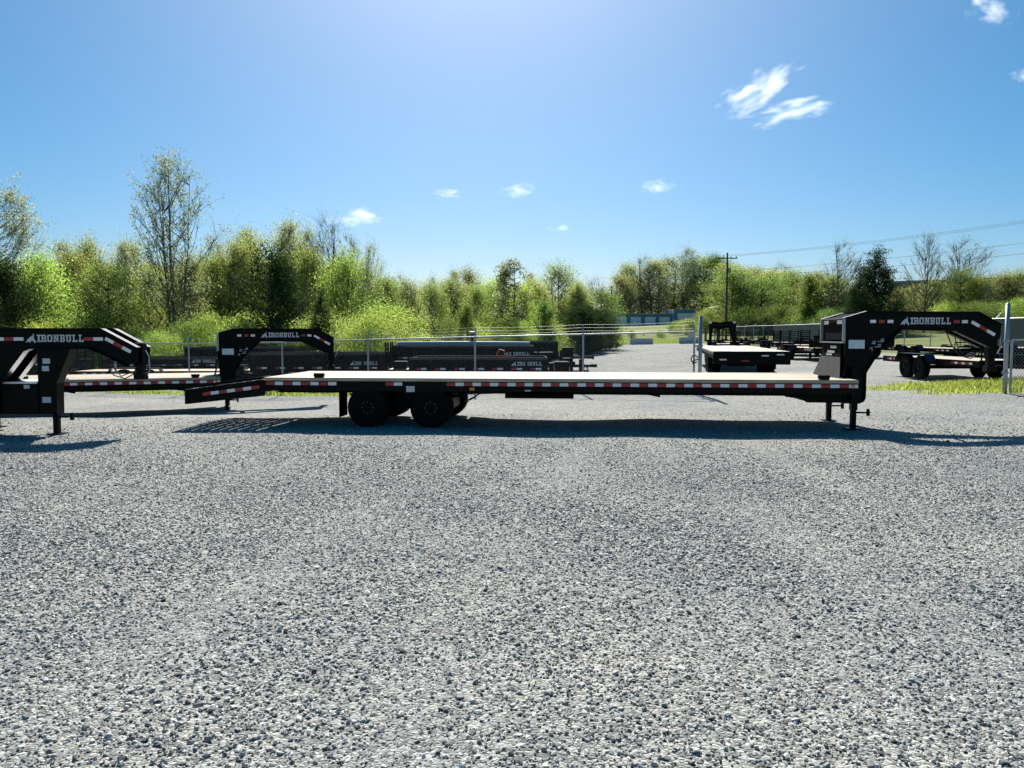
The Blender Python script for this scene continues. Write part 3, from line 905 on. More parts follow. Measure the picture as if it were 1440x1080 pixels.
def gate_post(label, x, y, h, latch):
    root = empty('gate_post', (x, y, gz(x, y))); tag(root, label, 'post')
    m = MB(); m.tube([(0, 0, -.1), (0, 0, h)], .052, 12); m.build('pipe', M_galv, root, True)
    m = MB(); m.lathe([(.001, 0), (.07, 0)], (0, 0, 0), 4)
    m = MB(); m.tube([(0, 0, h), (0, 0, h + .03)], .058, 12, r1=.03); m.build('cap', M_galv, root)
    for z in (.5, 1.3):
        m = MB(); m.tube([(0, 0, z), (0, 0, z + .06)], .075, 10); m.tube([(-.06, -.06, z + .03), (-.15, -.10, z + .03)], .022, 6); m.build('hinge', M_galv, root)
    if latch:
        m = MB()
        pts = [(-.17 + .09 * math.cos(t), -.08, .98 + .10 * math.sin(t)) for t in np.linspace(.3, 5.6, 12)]
        m.tube(pts, .016, 6); m.tube([(-.05, -.05, .98), (-.2, -.08, .94), (-.2, -.08, .84)], .018, 6)
        m.build('latch', M_dark, root)
gate_post('tall galvanised gate post with a latch hook, standing at the end of the fence', 5.08, 20.9, 2.12, True)
gate_post('tall galvanised gate post standing in the strip of grass', 12.45, 19.5, 2.25, False)
fence('short run of chain link fence with a low rail beyond the grass strip gate post', [(12.6, 19.52), (15.2, 19.9), (17.8, 20.3), (20.6, 20.7), (24.0, 21.2)], 1.34, .095, .0035, arm=None, midrail=False)
ry = list(np.arange(24, 87, 3.0))
fence('far boundary fence with angled arms and green privacy screen along the lawn', [(24.3, y) for y in ry], 2.0, .16, .004, arm=(.28, 0, .30), screen=lambda i: i < 5 or 11 <= i < 16)

# ------------------------------------------------------------------ dump trailers (bed from x = 0 to L, tongue forward)
def dump_trailer(label, loc, rz, L=4.3, top=1.14, floor=.62, tarp=False, text=True, group=None, straps=False):
    root = empty('dump_trailer', loc, rz); tag(root, label, 'trailer', group)
    W = 1.05
    for s in (-1, 1):
        m = MB(); y0, y1 = sorted((s * W, s * (W - .012)))
        m.box(0, L, y0, y1, floor, top - .05); bs = m.build('side_panel', M_black, root)
        m = MB(); ya, yb = sorted((s * (W + .03), s * (W - .05)))
        m.box(-.02, L + .02, ya, yb, top - .05, top + .03); m.build('top_rail', M_gloss, root)
        rb = MB(); yr = sorted((s * W, s * (W + .035))); rb.box(-.035, .035, yr[0], yr[1], floor, top - .05); rm = rb.mesh('side_rib', M_black)
        n = 7
        for i in range(n + 1): new_obj('side_rib', rm, root, (.05 + i * (L - .1) / n, 0, 0))
        if s < 0:
            z = floor + .15
            for i in range(n):
                x = .05 + (i + .5) * (L - .1) / n
                tape_run(bs, x - .17, x + .17, -W - .002, z, .17, 'r', TAPEN)
            if text: lettering(bs, L - .95, -W - .002, floor + .25, .12)
    m = MB(); m.box(L, L + .02, -W, W, floor, top + .02); m.build('bulkhead', M_black, root)
    m = MB(); m.box(-.04, -.02, -W, W, floor, top); m.build('tailgate', M_black, root)
    m = MB(); m.box(0, L, -W + .02, W - .02, floor - .02, floor); m.build('bed_floor', M_dark, root)
    m = MB()
    for s in (-1, 1): m.box(-.1, L + .3, s * .45 - .04, s * .45 + .04, floor - .2, floor - .025)
    m.build('frame', M_black, root)
    for s in (-1, 1):
        for x in (L * .36, L * .36 + .86): wheel(root, x, s * 1.0, .375, s, WS, True)
        m = MB(); y0, y1 = sorted((s * .86, s * 1.16)); x0 = L * .36 - .5; x1 = L * .36 + 1.36
        if floor > .7: m.box(x0, x1, y0, y1, .775, .79); m.build('fender', M_black, root)
    m = MB()
    for s in (-1, 1): m.tube([(L + .25, s * .42, floor - .12), (L + 1.45, s * .06, floor - .12)], .05, 6)
    m.build('tongue', M_black, root)
    m = MB(); m.box(L + 1.4, L + 1.68, -.06, .06, floor - .17, floor - .05); m.tube([(L + 1.66, 0, floor - .2), (L + 1.66, 0, floor - .03)], .05, 8); m.build('coupler', M_dark, root)
    m = MB(); m.box(L + .28, L + .75, -.36, .36, floor - .06, floor + .33); m.build('tool_box', M_black, root)
    m = MB(); m.box(L + .30, L + .73, -.34, .34, floor + .332, floor + .345); m.build('tool_box_lid', M_gloss, root)
    jack(root, L + 1.15, 0, floor + .42, 0)
    if tarp:
        m = MB(); m.tube([(.1, 0, top + .07), (L * .5, .01, top + .09), (L - .1, 0, top + .07)], .10, 8); m.build('tarp_roll', M_tarp, root, True)
        m = MB(); m.box(L * .55, L * .55 + .10, .35, .5, top - .1, top + .48); m.tube([(L * .55 - .06, .42, top + .5), (L * .55 + .18, .42, top + .5)], .07, 8); m.build('tarp_arm', M_dark, root)
    if straps:
        m = MB()
        m.tube([(L - 1.6, -W + .1, top + .06), (L - 1.5, -W + .1, top + .28), (L - 1.35, -W + .1, top + .24), (L - 1.3, -W + .12, top + .05)], .02, 5)
        m.tube([(L - 1.7, -W + .1, top + .05), (L - 1.0, -W + .2, top + .05)], .025, 5)
        m.build('ratchet_straps', M_orange, root)
    return root
GB = 'black dump trailers parked behind the chain link fence'
def dt(label, x, y, rz, **k): return dump_trailer(label, (x, y, gz(x, y)), R(rz), group=GB, **k)
dt('low black dump trailer with bull lettering and orange straps, close behind the chain link fence', -3.2, 25.3, 0, L=4.3, top=1.10, straps=True)
dt('tall sided black dump trailer with pale tarp roll behind the low lettered one', -4.6, 30.5, 1, L=5.4, top=1.44, floor=.85, tarp=True)
dt('black dump trailer standing between the fence and tall bushes, beside a gooseneck neck', -9.0, 27.6, 2, L=4.5, top=1.36, floor=.72)
dt('black dump trailer behind the fence, seen past the jack tower neck', -16.6, 32.3, 4, L=4.6, top=1.05)
dt('tall black dump trailer in the back row, seen over the lower ones', -14.5, 35.3, 2, L=4.8, top=1.45, floor=.85)
dt('black dump trailer at the fence end hidden mostly by the nearest neck', -23.5, 33.0, 4, L=4.6, top=1.25)
dt('black dump trailer with tall sides in the last row below the trees', -2.8, 35.0, 0, L=4.8, top=1.5, floor=.9, text=False)

# ------------------------------------------------------------------ equipment trailers (deck from x = 0 to L)
def equipment_trailer(label, loc, rz, L=6.2, group=None, ramps=True, rope=False):
    root = empty('equipment_trailer', loc, rz); tag(root, label, 'trailer', group)
    W, Z = 1.02, .66
    nP = 8; pw = 2 * (W - .05) / nP
    p = MB(); p.bbox(.05, L, -pw / 2 + .003, pw / 2 - .003, Z - .05, Z, .004); pm = p.mesh('plank', M_wood)
    for i in range(nP): new_obj('plank', pm, root, (0, -W + .05 + pw * (i + .5), 0))
    for s in (-1, 1):
        m = MB(); y0, y1 = sorted((s * W, s * (W - .045))); m.box(0, L, y0, y1, Z - .18, Z + .01); sr = m.build('side_rail', M_black, root)
        if s < 0: tape_run(sr, .3, 1.3, -W - .002, Z - .08, .17, 'r'); tape_run(sr, L - 1.4, L - .3, -W - .002, Z - .08, .17, 'r')
        else: tape_run(sr, L - 1.4, L - .3, W + .002, Z - .08, .17, 'r', side=1)
        xw = L * .36
        for x in (xw, xw + .88): wheel(root, x, s * (W + .16), .375, s, WS)
        ya, yb = sorted((s * (W + .004), s * (W + .31)))
        m = MB(); m.ribbon([(xw - .62, .55), (xw - .38, .80), (xw + 1.26, .80), (xw + 1.50, .55)], .306, .012, yc=s * (W + .157)); m.build('fender', M_gloss, root)
        m = MB(); m.tube([(xw - .1, s * .6, .375), (xw - .1, s * 1.0, .375)], .03, 6); m.build('spindle', M_dark, root)
    for x in (xw, xw + .88):
        m = MB(); m.tube([(x, -W - .1, .375), (x, W + .1, .375)], .045, 8); m.build('axle', M_dark, root)
    c = MB(); c.box(-.025, .025, -W + .05, W - .05, Z - .15, Z - .055); cm = c.mesh('crossmember', M_dark)
    for i in range(10): new_obj('crossmember', cm, root, (.2 + i * (L - .4) / 9, 0, 0))
    m = MB(); m.box(L, L + .05, -W, W, Z - .18, Z + .03); m.build('front_rail', M_black, root)
    m = MB(); m.tube([(L + .02, -W + .06, Z + .28), (L + .02, W - .06, Z + .28)], .03, 6)
    for y in (-W + .06, 0, W - .06): m.tube([(L + .02, y, Z + .03), (L + .02, y, Z + .28)], .025, 6)
    m.build('headache_rail', M_black, root)
    m = MB()
    for s in (-1, 1): m.tube([(L - .1, s * .8, Z - .13), (L + 1.35, s * .06, Z - .13)], .055, 6)
    m.build('tongue', M_black, root)
    m = MB(); m.box(L + 1.3, L + 1.58, -.06, .06, Z - .19, Z - .06); m.build('coupler', M_dark, root)
    m = MB(); m.box(L + .15, L + .55, -.33, .33, Z - .1, Z + .2); m.build('tool_box', M_black, root)
    jack(root, L + .95, 0, Z + .38, 0)
    m = MB(); m.tube([(L + .9, .09, .0), (L + .9, .09, .38)], .03, 8); m.build('prop_leg', M_galv, root)
    if ramps:
        for s in (-1, 1):
            m = MB(); y0, y1 = sorted((s * .30, s * .90))
            for k in range(7): m.box(-.04, 0, y0, y1, Z + .05 + k * .13, Z + .09 + k * .13)
            m.box(-.05, .01, y0, y0 + .05, Z - .1, Z + .95); m.box(-.05, .01, y1 - .05, y1, Z - .1, Z + .95)
            m.build('ramp', M_black, root)
    if rope:
        m = MB()
        for k in range(5):
            rr = .22 + .03 * k
            m.tube([(L + .75 + rr * math.cos(t) * .6, .35 + rr * math.sin(t), Z + .02 + .03 * math.sin(3 * t + k)) for t in np.linspace(0, 6.3, 16)], .012, 5)
        m.build('coiled_chain', M_rope, root)
    return root
GE = 'equipment trailers parked beyond the gate'
def eq(label, x, y, rz, **k): return equipment_trailer(label, (x, y, gz(x, y)), R(rz), group=GE, **k)
eq('black tandem equipment trailer with pale deck parked behind the grass strip', 14.3, 27.7, -90, L=5.7, ramps=False, rope=True)
eq('black tandem equipment trailer behind the bulkhead of the long trailer, wheels towards the gate', 16.6, 45.5, -92, L=6.0)
eq('small equipment trailer with raised ramps in front of the green screen', 20.6, 62.0, -88, L=5.4)
eq('equipment trailer with raised ramps beside the green screened fence', 22.2, 57.0, -95, L=5.4)
eq('far equipment trailer standing beyond the tail of the flatbed', 16.6, 60.0, -100, L=5.6)
eq('equipment trailer parked at the foot of the lawn, behind the one with the pale deck', 20.2, 40.0, -86, L=5.6, ramps=False)
eq('equipment trailer with raised ramps standing on gravel between the gate post and green screen', 18.2, 51.5, -84, L=5.4)
eq('equipment trailer nose to tail with the one behind the bulkhead', 19.4, 70.0, -92, L=5.4)
eq('last equipment trailer before the far end of the boundary fence', 22.4, 75.0, -90, L=5.2)
eq('equipment trailer parked crosswise below the far barriers', 20.5, 82.0, -8, L=5.4)
eq('low equipment trailer squeezed in behind the black dump trailer under the neck arch', 22.6, 36.0, -92, L=5.0, ramps=False)
GF = 'equipment trailers among the dump trailers'
def ef(label, x, y, rz, **k): return equipment_trailer(label, (x, y, gz(x, y)), R(rz), group=GF, **k)
ef('open equipment trailer between the low lettered dump trailer and the tall sided one', -4.4, 27.9, 1, L=5.6)
ef('open equipment trailer between the fence and the dump trailer seen past the jack tower neck', -16.5, 29.7, 4, L=5.6)
ef('open equipment trailer in the yard behind the tall sided dump trailer', -3.6, 32.8, -2, L=5.6)
ef('open equipment trailer with raised ramps below the wide lime mound', -10.6, 30.6, 3, L=5.4)
dump_trailer('black dump trailer with galvanised lid under the arch of the long neck', (20.6, 43.5, gz(20.6, 41)), R(-160), L=3.6, top=1.2, group=None, text=False)

# ------------------------------------------------------------------ concrete barriers
def barrier(label, x, y, rz, L=2.95, board=False):
    root = empty('concrete_barrier', (x, y, gz(x, y) - .02), rz); tag(root, label, 'barrier', 'concrete barriers at the end of the lot')
    m = MB(); prof = [(-.30, 0), (.30, 0), (.30, .10), (.17, .32), (.10, .82), (-.10, .82), (-.17, .32), (-.30, .10)]
    n = len(prof)
    vs = [(-L / 2, a, b) for a, b in prof] + [(L / 2, a, b) for a, b in prof]
    m.add(vs, [tuple(range(n)), tuple(range(2 * n - 1, n - 1, -1))] + [((i + 1) % n, i, i + n, (i + 1) % n + n) for i in range(n)])
    m.build('block', M_concrete, root)
    if board:
        m = MB(); m.box(-.4, .5, -.14, -.11, .45, 1.35); m.build('notice_board', M_sticker, root)
        m = MB(); m.box(-.02, .04, -.11, -.06, .0, 1.3); m.build('board_post', M_galv, root)
bl = 'plain grey concrete barrier on the gravel edge below the storage units'
for x in (1.5, 6.2, 10.6, 16.7): barrier(bl, x, 100.0, random.uniform(-.03, .03))
barrier('grey concrete barrier with a white notice board on it', 22.8, 99.0, .02, 2.95, True)

# ------------------------------------------------------------------ storage units and other buildings
def storage_units():
    X0, Y0 = 22.2, 170.0
    z0 = 3.0
    root = empty('storage_building', (X0, Y0, z0)); tag(root, 'low blue storage building with pale roller doors beyond the barriers', 'building')
    m = MB(); m.box(0, 13.0, 0, 8, 0, 3.0)
    m.build('wall', M_bluewall, root)
    m = MB(); m.box(13.02, 18.2, -.6, 8, 0, 3.9); m.build('wall', M_bluewall, root)
    m = MB(); m.box(-.2, 13.0, -.3, 8.2, 3.02, 3.2); m.build('roof', M_roofm, root)
    m = MB(); m.box(12.85, 18.4, -.9, 8.2, 3.92, 4.12); m.build('roof', M_roofm, root)
    def door(x0, x1, y, h):
        d = empty('roller_door', (0, 0, 0)); d.parent = root
        for k in range(8):
            q = MB(); q.box(x0, x1, y - .06 - .01 * (k % 2), y - .02, .1 + k * (h - .1) / 8, .1 + (k + 1) * (h - .1) / 8 - .02); q.build('door_slat', M_paledoor, d)
        q = MB(); q.box(x0 - .12, x0, y - .09, y - .015, 0, h + .1); q.box(x1, x1 + .12, y - .09, y - .015, 0, h + .1); q.box(x0, x1, y - .09, y - .015, h, h + .1); q.build('door_frame', M_bluewall, d)
    for k in range(4): door(.6 + k * 3.15, 2.9 + k * 3.15, 0, 2.4)
    door(13.9, 17.6, -.6, 3.2)
    m = MB(); m.box(13.0, 13.02, -.6, 0, 0, 3.9); m.build('corner_trim', M_paledoor, root)
storage_units()
def shed():
    root = empty('shed', (42.5, 165, gz(42, 165) - .4)); tag(root, 'dark blue shed half hidden by trees next to the utility pole', 'building')
    m = MB(); m.box(0, 7, 0, 6, 0, 3.4); m.build('wall', M_bluedark, root)
    m = MB(); m.prism([(-.3, 3.42), (7.3, 3.42), (3.5, 4.3)], -.3, 6.3); m.build('roof', M_bluedark, root)
    m = MB(); m.box(1, 4, -.05, -.01, 0, 2.6); m.build('door', M_bluewall, root)
shed()
def warehouse():
    root = empty('warehouse', (62, 128, gz(60, 125) - .5), R(-35)); tag(root, 'long pale warehouse roof showing above the right hand trees', 'building')
    m = MB(); m.box(0, 46, 0, 20, 0, 7.2); m.build('wall', M_brick, root)
    m = MB(); m.prism([(-.5, 7.22), (46.5, 7.22), (46.5, 7.5), (-.5, 7.5)], -.5, 20.5); m.build('roof', M_roofm, root)
    for i in range(6):
        m = MB(); m.box(3 + i * 7, 6 + i * 7, -.06, -.01, 0, 4); m.build('dock_door', M_paledoor, root)
warehouse()

# ------------------------------------------------------------------ utility poles and lines
def utility_pole(label, x, y, h, arms=True):
    z = gz(x, y)
    root = empty('utility_pole', (x, y, z)); tag(root, label, 'utility pole')
    m = MB(); m.tube([(0, 0, -.3), (0, 0, h)], .17, 8, r1=.11); m.build('pole', M_pole, root, True)
    if arms:
        m = MB(); m.box(-1.3, 1.3, -.06, .06, h - .75, h - .62); m.build('crossarm', M_pole, root)
        for k in (-1.15, -.45, .45, 1.15):
            m = MB(); m.tube([(k, 0, h - .62), (k, 0, h - .4)], .05, 6); m.build('insulator', M_concrete, root)
        m = MB(); m.tube([(-.7, .08, h - .7), (0, .12, h - 1.4)], .025, 4); m.tube([(.7, .08, h - .7), (0, .12, h - 1.4)], .025, 4); m.build('brace', M_pole, root)
        m = MB(); m.tube([(.3, .0, h - 2.6), (.3, 0, h - 1.9)], .18, 8); m.build('transformer', M_galv, root)
    return Vector((x, y, z + h))
p2 = utility_pole('tall utility pole with crossarm rising above the right hand trees', 27.6, 100, 11.5)
p1 = utility_pole('bare utility pole standing beside the blue storage units', 16.4, 128, 8.0, False)
p3 = utility_pole('utility pole carrying the overhead lines past the warehouse', 78.0, 66.0, 15.6)
def line(a, b, sag, label, r=.007):
    m = MB(); a, b = Vector(a), Vector(b)
    m.tube([a.lerp(b, t) - Vector((0, 0, sag * 4 * t * (1 - t))) for t in np.linspace(0, 1, 22)], r, 4)
    o = m.build('power_line', M_cable); tag(o, label, 'power line', 'overhead lines')
for k, nm in zip((-1.15, -.45, .45, 1.15), ('left outer', 'left inner', 'right inner', 'right outer')):
    line(p2 + Vector((k, 0, -.4)), p3 + Vector((k * .6, k * .6, -.4)), 1.2, 'upper power line strung from the crossarm towards the warehouse')
line(p2 + Vector((0, 0, -2.4)), p3 + Vector((0, 0, -3.2)), 1.0, 'lower cable strung below the crossarm towards the warehouse', .014)
line(p2 + Vector((0, 0, -3.0)), p3 + Vector((0, 0, -4.6)), 1.1, 'lowest cable strung between the two tall poles', .014)
line(p1 + Vector((0, 0, -.2)), p2 + Vector((0, 0, -4.5)), .6, 'thin cable joining the bare pole to the crossarm pole')
line(p1 + Vector((0, 0, -.2)), Vector((-18, 150, 11)), .8, 'thin cable running from the bare pole over the treetops')

# ------------------------------------------------------------------ trees
def tree_meshes(seed, H, base, prof, clumps, leaves, cr, leaf, leafmat, barkmat=None, stems=1, twigs=4, trunk_r=.14, lean=.04, twig_len=.6, up=.6, hollow=.35, limb_r=.035, conic=False):
    """returns (trunk mesh, crown mesh): stems and limbs, clumps of leaf quads at the limb ends"""
    r_ = np.random.default_rng(seed)
    barkmat = barkmat or M_bark
    tb = MB()
    hs = np.linspace(0, 1, 9)
    S = []
    for k in range(stems):
        a = r_.uniform(0, 6.28); off = 0 if stems == 1 else r_.uniform(.05, .35)
        dirx, diry = math.cos(a), math.sin(a)
        top = H * (r_.uniform(.80, .97) if k else .97)
        pts = []
        wx, wy = 0.0, 0.0
        for h in hs:
            wx += r_.normal() * .012 * H * .3; wy += r_.normal() * .012 * H * .3
            o = off + (lean if stems == 1 else .16 * prof(.6)) * h * (1.6 if stems > 1 else 1) * (H / 8)
            pts.append((dirx * o * (1 if stems > 1 else h) + wx, diry * o * (1 if stems > 1 else h) + wy, h * top))
        S.append((pts, top))
        rr = trunk_r * (1 if k == 0 else r_.uniform(.5, .85))
        tb.tube(pts, rr, 6, r1=rr * .12, cap=False)
    cents = []
    az = r_.uniform(0, 6.28, 9)
    tries = 0
    while len(cents) < clumps and tries < clumps * 30:
        tries += 1
        h = base + (1 - base) * (1 - (1 - r_.uniform()) ** .62 if conic else r_.uniform() ** .85)
        R_ = prof((h - base) / (1 - base))
        rad = R_ * (hollow + (1 - hollow) * math.sqrt(r_.uniform())) * (r_.uniform(.8, 1.12) if conic else r_.uniform(.6, 1.3))
        a = r_.uniform(0, 6.28) if conic else r_.choice(az) + r_.normal() * .35
        cents.append((rad * math.cos(a), rad * math.sin(a), h * H))
    C = np.array(cents)
    tips, wts = [], []
    for (x, y, z) in cents:
        pts, top = S[r_.integers(len(S))]
        hd = math.hypot(x, y)
        z0 = max(base * H * .55, min(z - hd * up, top * .94))
        t = z0 / top * 8; i = min(7, int(t)); f_ = t - i
        p0 = Vector(pts[i]).lerp(Vector(pts[i + 1]), f_)
        p1 = Vector((x, y, z))
        mid = p0.lerp(p1, .5) + Vector((r_.normal() * .08, r_.normal() * .08, -.10 * (p1 - p0).length))
        lr = limb_r * (.6 + .25 * (p1 - p0).length)
        tb.tube([p0, mid, p1], lr, 4, r1=lr * .3, cap=False)
        for k in range(twigs):
            d = Vector((x, y, 0)) * .25 / max(hd, .2) + Vector((r_.normal() * .55, r_.normal() * .55, abs(r_.normal()) * .6 + .25))
            q = p1 + d * twig_len * r_.uniform(.5, 1.15)
            tb.tube([mid.lerp(p1, r_.uniform(.5, 1)), q], lr * .42, 3, r1=lr * .12, cap=False)
            tips.append(q)
        tips.append(p1)
    tm = tb.mesh('trunk', barkmat)
    if leaves <= 0: return tm, None
    T = np.array([tuple(t) for t in tips])
    tw = r_.uniform(.3, 1.5, len(T)); tw /= tw.sum()
    idx = r_.choice(len(T), leaves, p=tw)
    P = T[idx] + r_.normal(size=(leaves, 3)) * cr * np.array([1, 1, .75])
    P[:, 2] = np.maximum(P[:, 2], .05)
    n1 = r_.normal(size=(leaves, 3)); n1 /= np.linalg.norm(n1, axis=1, keepdims=True)
    n2 = np.cross(n1, r_.normal(size=(leaves, 3))); n2 /= np.linalg.norm(n2, axis=1, keepdims=True)
    sz = leaf * r_.uniform(.55, 1.35, (leaves, 1))
    v = np.stack([P - n1 * sz, P + n2 * sz * .55, P + n1 * sz, P - n2 * sz * .55], 1).reshape(-1, 3)
    q = np.arange(leaves * 4).reshape(-1, 4)
    return tm, np_mesh('crown', v, q, leafmat)

dome = lambda w, p=.45: (lambda t: w * (math.sin(math.pi * min(1, max(.02, t)) ** .75) ** p if t < .999 else .05))
cone = lambda w: (lambda t: w * max(.05, 1 - t) ** .85)
oval = lambda w: (lambda t: w * math.sin(math.pi * min(.985, .08 + .9 * t)) ** .7)
PROTO = {
 'tall': [(13.0, tree_meshes(11, 13, .22, oval(2.5), 150, 7500, .19, .07, L_grey, M_barkg, stems=4, twigs=6, trunk_r=.15, twig_len=.75, up=1.3, limb_r=.02))],
 'sparse': [(10.0, tree_meshes(s, 10, .28, oval(2.3), 100, 5600, .22, .07, L_grey, M_barkg, stems=2, twigs=6, trunk_r=.12, twig_len=.7, up=1.1, limb_r=.02)) for s in (21, 22)],
 'bare': [(10.0, tree_meshes(s, 10, .2, oval(2.7), 120, 700, .25, .07, L_olive, M_barkg, stems=2, twigs=9, trunk_r=.13, twig_len=.9, up=1.1, limb_r=.02)) for s in (31, 32)],
 'leafy': [(8.0, tree_meshes(s, 8, .06, dome(2.1, .7), 150, 15000, .40, .058, L_yel, M_barkg, stems=3, twigs=5, trunk_r=.11, twig_len=.8, up=1.0)) for s in (41, 42, 43)],
 'lime': [(6.0, tree_meshes(s, 6, .04, dome(2.1, .6), 120, 17000, .36, .056, L_lime, stems=3, twigs=4, trunk_r=.09, twig_len=.7)) for s in (51, 52)],
 'olive': [(8.0, tree_meshes(s, 8, .14, dome(2.1, .7), 130, 10000, .36, .058, L_olive, M_barkg, stems=3, twigs=7, trunk_r=.11, twig_len=.85, up=1.0)) for s in (61, 62)],
 'mid': [(7.0, tree_meshes(s, 7, .08, dome(2.1, .6), 120, 16000, .36, .058, L_mid, stems=1, twigs=3, trunk_r=.14)) for s in (71, 72)],
 'dark': [(5.0, tree_meshes(s, 5, .08, oval(1.7), 100, 18000, .26, .06, L_dark, stems=3, twigs=3, trunk_r=.10)) for s in (81,)],
 'cedar': [(7.0, tree_meshes(s, 7, .04, cone(2.1), 190, 26000, .17, .055, L_dark, stems=1, twigs=4, trunk_r=.14, up=.1, hollow=.3, twig_len=.5, conic=True)) for s in (91, 92)],
 'gcedar': [(4.0, tree_meshes(95, 4, .02, cone(1.3), 110, 14000, .15, .045, L_mid, stems=1, twigs=4, trunk_r=.09, up=.1, hollow=.3, twig_len=.36, conic=True))],
 'airy': [(9.0, tree_meshes(97, 9, .3, oval(1.6), 60, 4200, .26, .11, L_grey, M_bark, stems=1, twigs=4, trunk_r=.13, twig_len=.5))],
 'bush': [(2.4, tree_meshes(s, 2.4, .02, dome(1.7), 80, 22000, .28, .031, lm, stems=5, twigs=3, trunk_r=.04, twig_len=.3, limb_r=.015)) for s, lm in ((101, L_lime), (102, L_yel), (103, L_mid))],
}
CAT = {'bush': ('shrub', 'shrub'), 'cedar': ('cedar_tree', 'tree'), 'gcedar': ('cedar_tree', 'tree'), 'bare': ('bare_tree', 'tree')}
tree_i = [0]
def tree(kind, x, y, H, label, group=None, wide=1.0, v=None):
    pl = PROTO[kind]; k = tree_i[0] if v is None else v; tree_i[0] += 1
    h0, (tm, cm) = pl[k % len(pl)]
    name, cat = CAT.get(kind, ('deciduous_tree', 'tree'))
    s = H / h0
    root = empty(name, (x, y, gz(x, y) - .05), random.uniform(0, 6.28)); root.scale = (s * wide, s * wide, s)
    tag(root, label, cat, group)
    new_obj('stems' if kind == 'bush' else 'trunk', tm, root)
    if cm: new_obj('foliage' if kind == 'bush' else 'crown', cm, root)
    return root
def tree_at(kind, px, topy, Y, label, group=None, wide=1.0, v=None):
    p = at(px, topy, Y)
    return tree(kind, p.x, Y, p.z - gz(p.x, Y), label, group, wide, v)

tree_at('tall', 240, 228, 47, 'tallest thin tree with many upright stems and sparse new leaves', None, .95)
tree_at('sparse', 4, 272, 52, 'tall sparse tree rising over the left trees, thin pale leaves', None, .9)
tree_at('dark', 12, 380, 40, 'dark evergreen bush beside the lime shrubs at the left end', None, .65)
tree_at('mid', 150, 376, 42, 'round dark green tree standing left of the tallest thin tree', None, .9)
tree_at('dark', 380, 366, 42, 'broad dark evergreen tree behind the second gooseneck neck', None, .8)
tree_at('cedar', 452, 410, 40, 'small dark cedar next to the broad dark evergreen', None, .75)
tree_at('bare', 460, 308, 55, 'hazy grey budding tree, tallest behind the second neck', None, .85)
tree_at('sparse', 522, 346, 52, 'slim tall tree with one thin stem at the edge of the open sky', None, .5)
tree_at('sparse', 405, 318, 58, 'sparse pale tree between the broad evergreen and the hazy one', None, .8)
tree_at('airy', 721, 371, 58, 'airy grey green tree standing alone above the middle bushes', None, 1.0)
tree_at('gcedar', 656, 425, 46, 'small dark cedar behind the dump trailers, next to a drooping shrub', None, .8)
tree_at('gcedar', 766, 422, 52, 'rounded green cedar with a sunlit rim above the dump trailers', None, .9)
tree_at('leafy', 785, 380, 72, 'broad yellow green tree right of the airy one', None, 1.15)
tree_at('bare', 838, 392, 76, 'grey leafless tree beside the bare utility pole', None, .8)
tree_at('cedar', 828, 428, 62, 'dark evergreen mass to the left of the bare utility pole', None, 1.3)
tree_at('dark', 815, 436, 60, 'low dark evergreen bush behind the tongues of the dump trailers', None, 1.1)
tree_at('dark', 838, 440, 66, 'low dark evergreen bush at the edge of the open gravel', None, 1.2)
tree_at('cedar', 852, 436, 76, 'low dark evergreen touching the bare utility pole', None, 1.4)
tree_at('cedar', 1232, 348, 92, 'big dark cedar standing above the neck of the long trailer', None, 1.25, 0)
tree_at('cedar', 1210, 392, 88, 'smaller dark cedar leaning on the big one', None, 1.2, 1)
tree_at('bare', 1187, 342, 96, 'bare grey tree just left of the big cedar', None, .8)
tree_at('bare', 1303, 332, 96, 'tall bare tree right of the big cedar with a straight stem', None, .75)
tree_at('bare', 1362, 338, 98, 'wide leafless tree with fanned branches over the warehouse roof', None, 1.15)
tree_at('mid', 1352, 380, 92, 'bright green leafy tree in front of the fanned leafless one', None, .9)
tree_at('gcedar', 1140, 384, 105, 'pointed green tree left of the bare grey one', None, .9)
tree_at('bare', 1098, 372, 140, 'leafless tree over the lime bushes behind the far fence', None, 1.0)
tree_at('mid', 1006, 366, 185, 'dark green domed tree beside the tall utility pole', None, 1.1)
tree_at('sparse', 965, 352, 190, 'tall pale tree rising over the storage building', None, 1.0)
tree_at('bare', 905, 362, 188, 'tall budding tree over the low blue storage roof', None, 1.0)
ZONES = ((60, 'by the dark evergreen bush'), (190, 'around the round dark green tree'), (300, 'around the tallest thin tree'), (430, 'around the broad dark evergreen'), (560, 'near the hazy grey budding tree'),
         (690, 'behind the dump trailers'), (800, 'around the airy grey green tree'), (862, 'by the bare utility pole'), (980, 'behind the blue storage units'), (1045, 'by the tall crossarm pole'), (1110, 'behind the far end of the green screen'), (1200, 'beside the pointed green tree'), (1300, 'around the big dark cedar'), (9999, 'in front of the warehouse'))
KINDW = {'leafy': 'yellow green', 'lime': 'bright lime green', 'olive': 'olive budding', 'mid': 'darker green', 'bush': 'leafy'}
def zone(px):
    return next(z for a, z in ZONES if px < a)
G1 = 'spring trees along the left side of the lot'
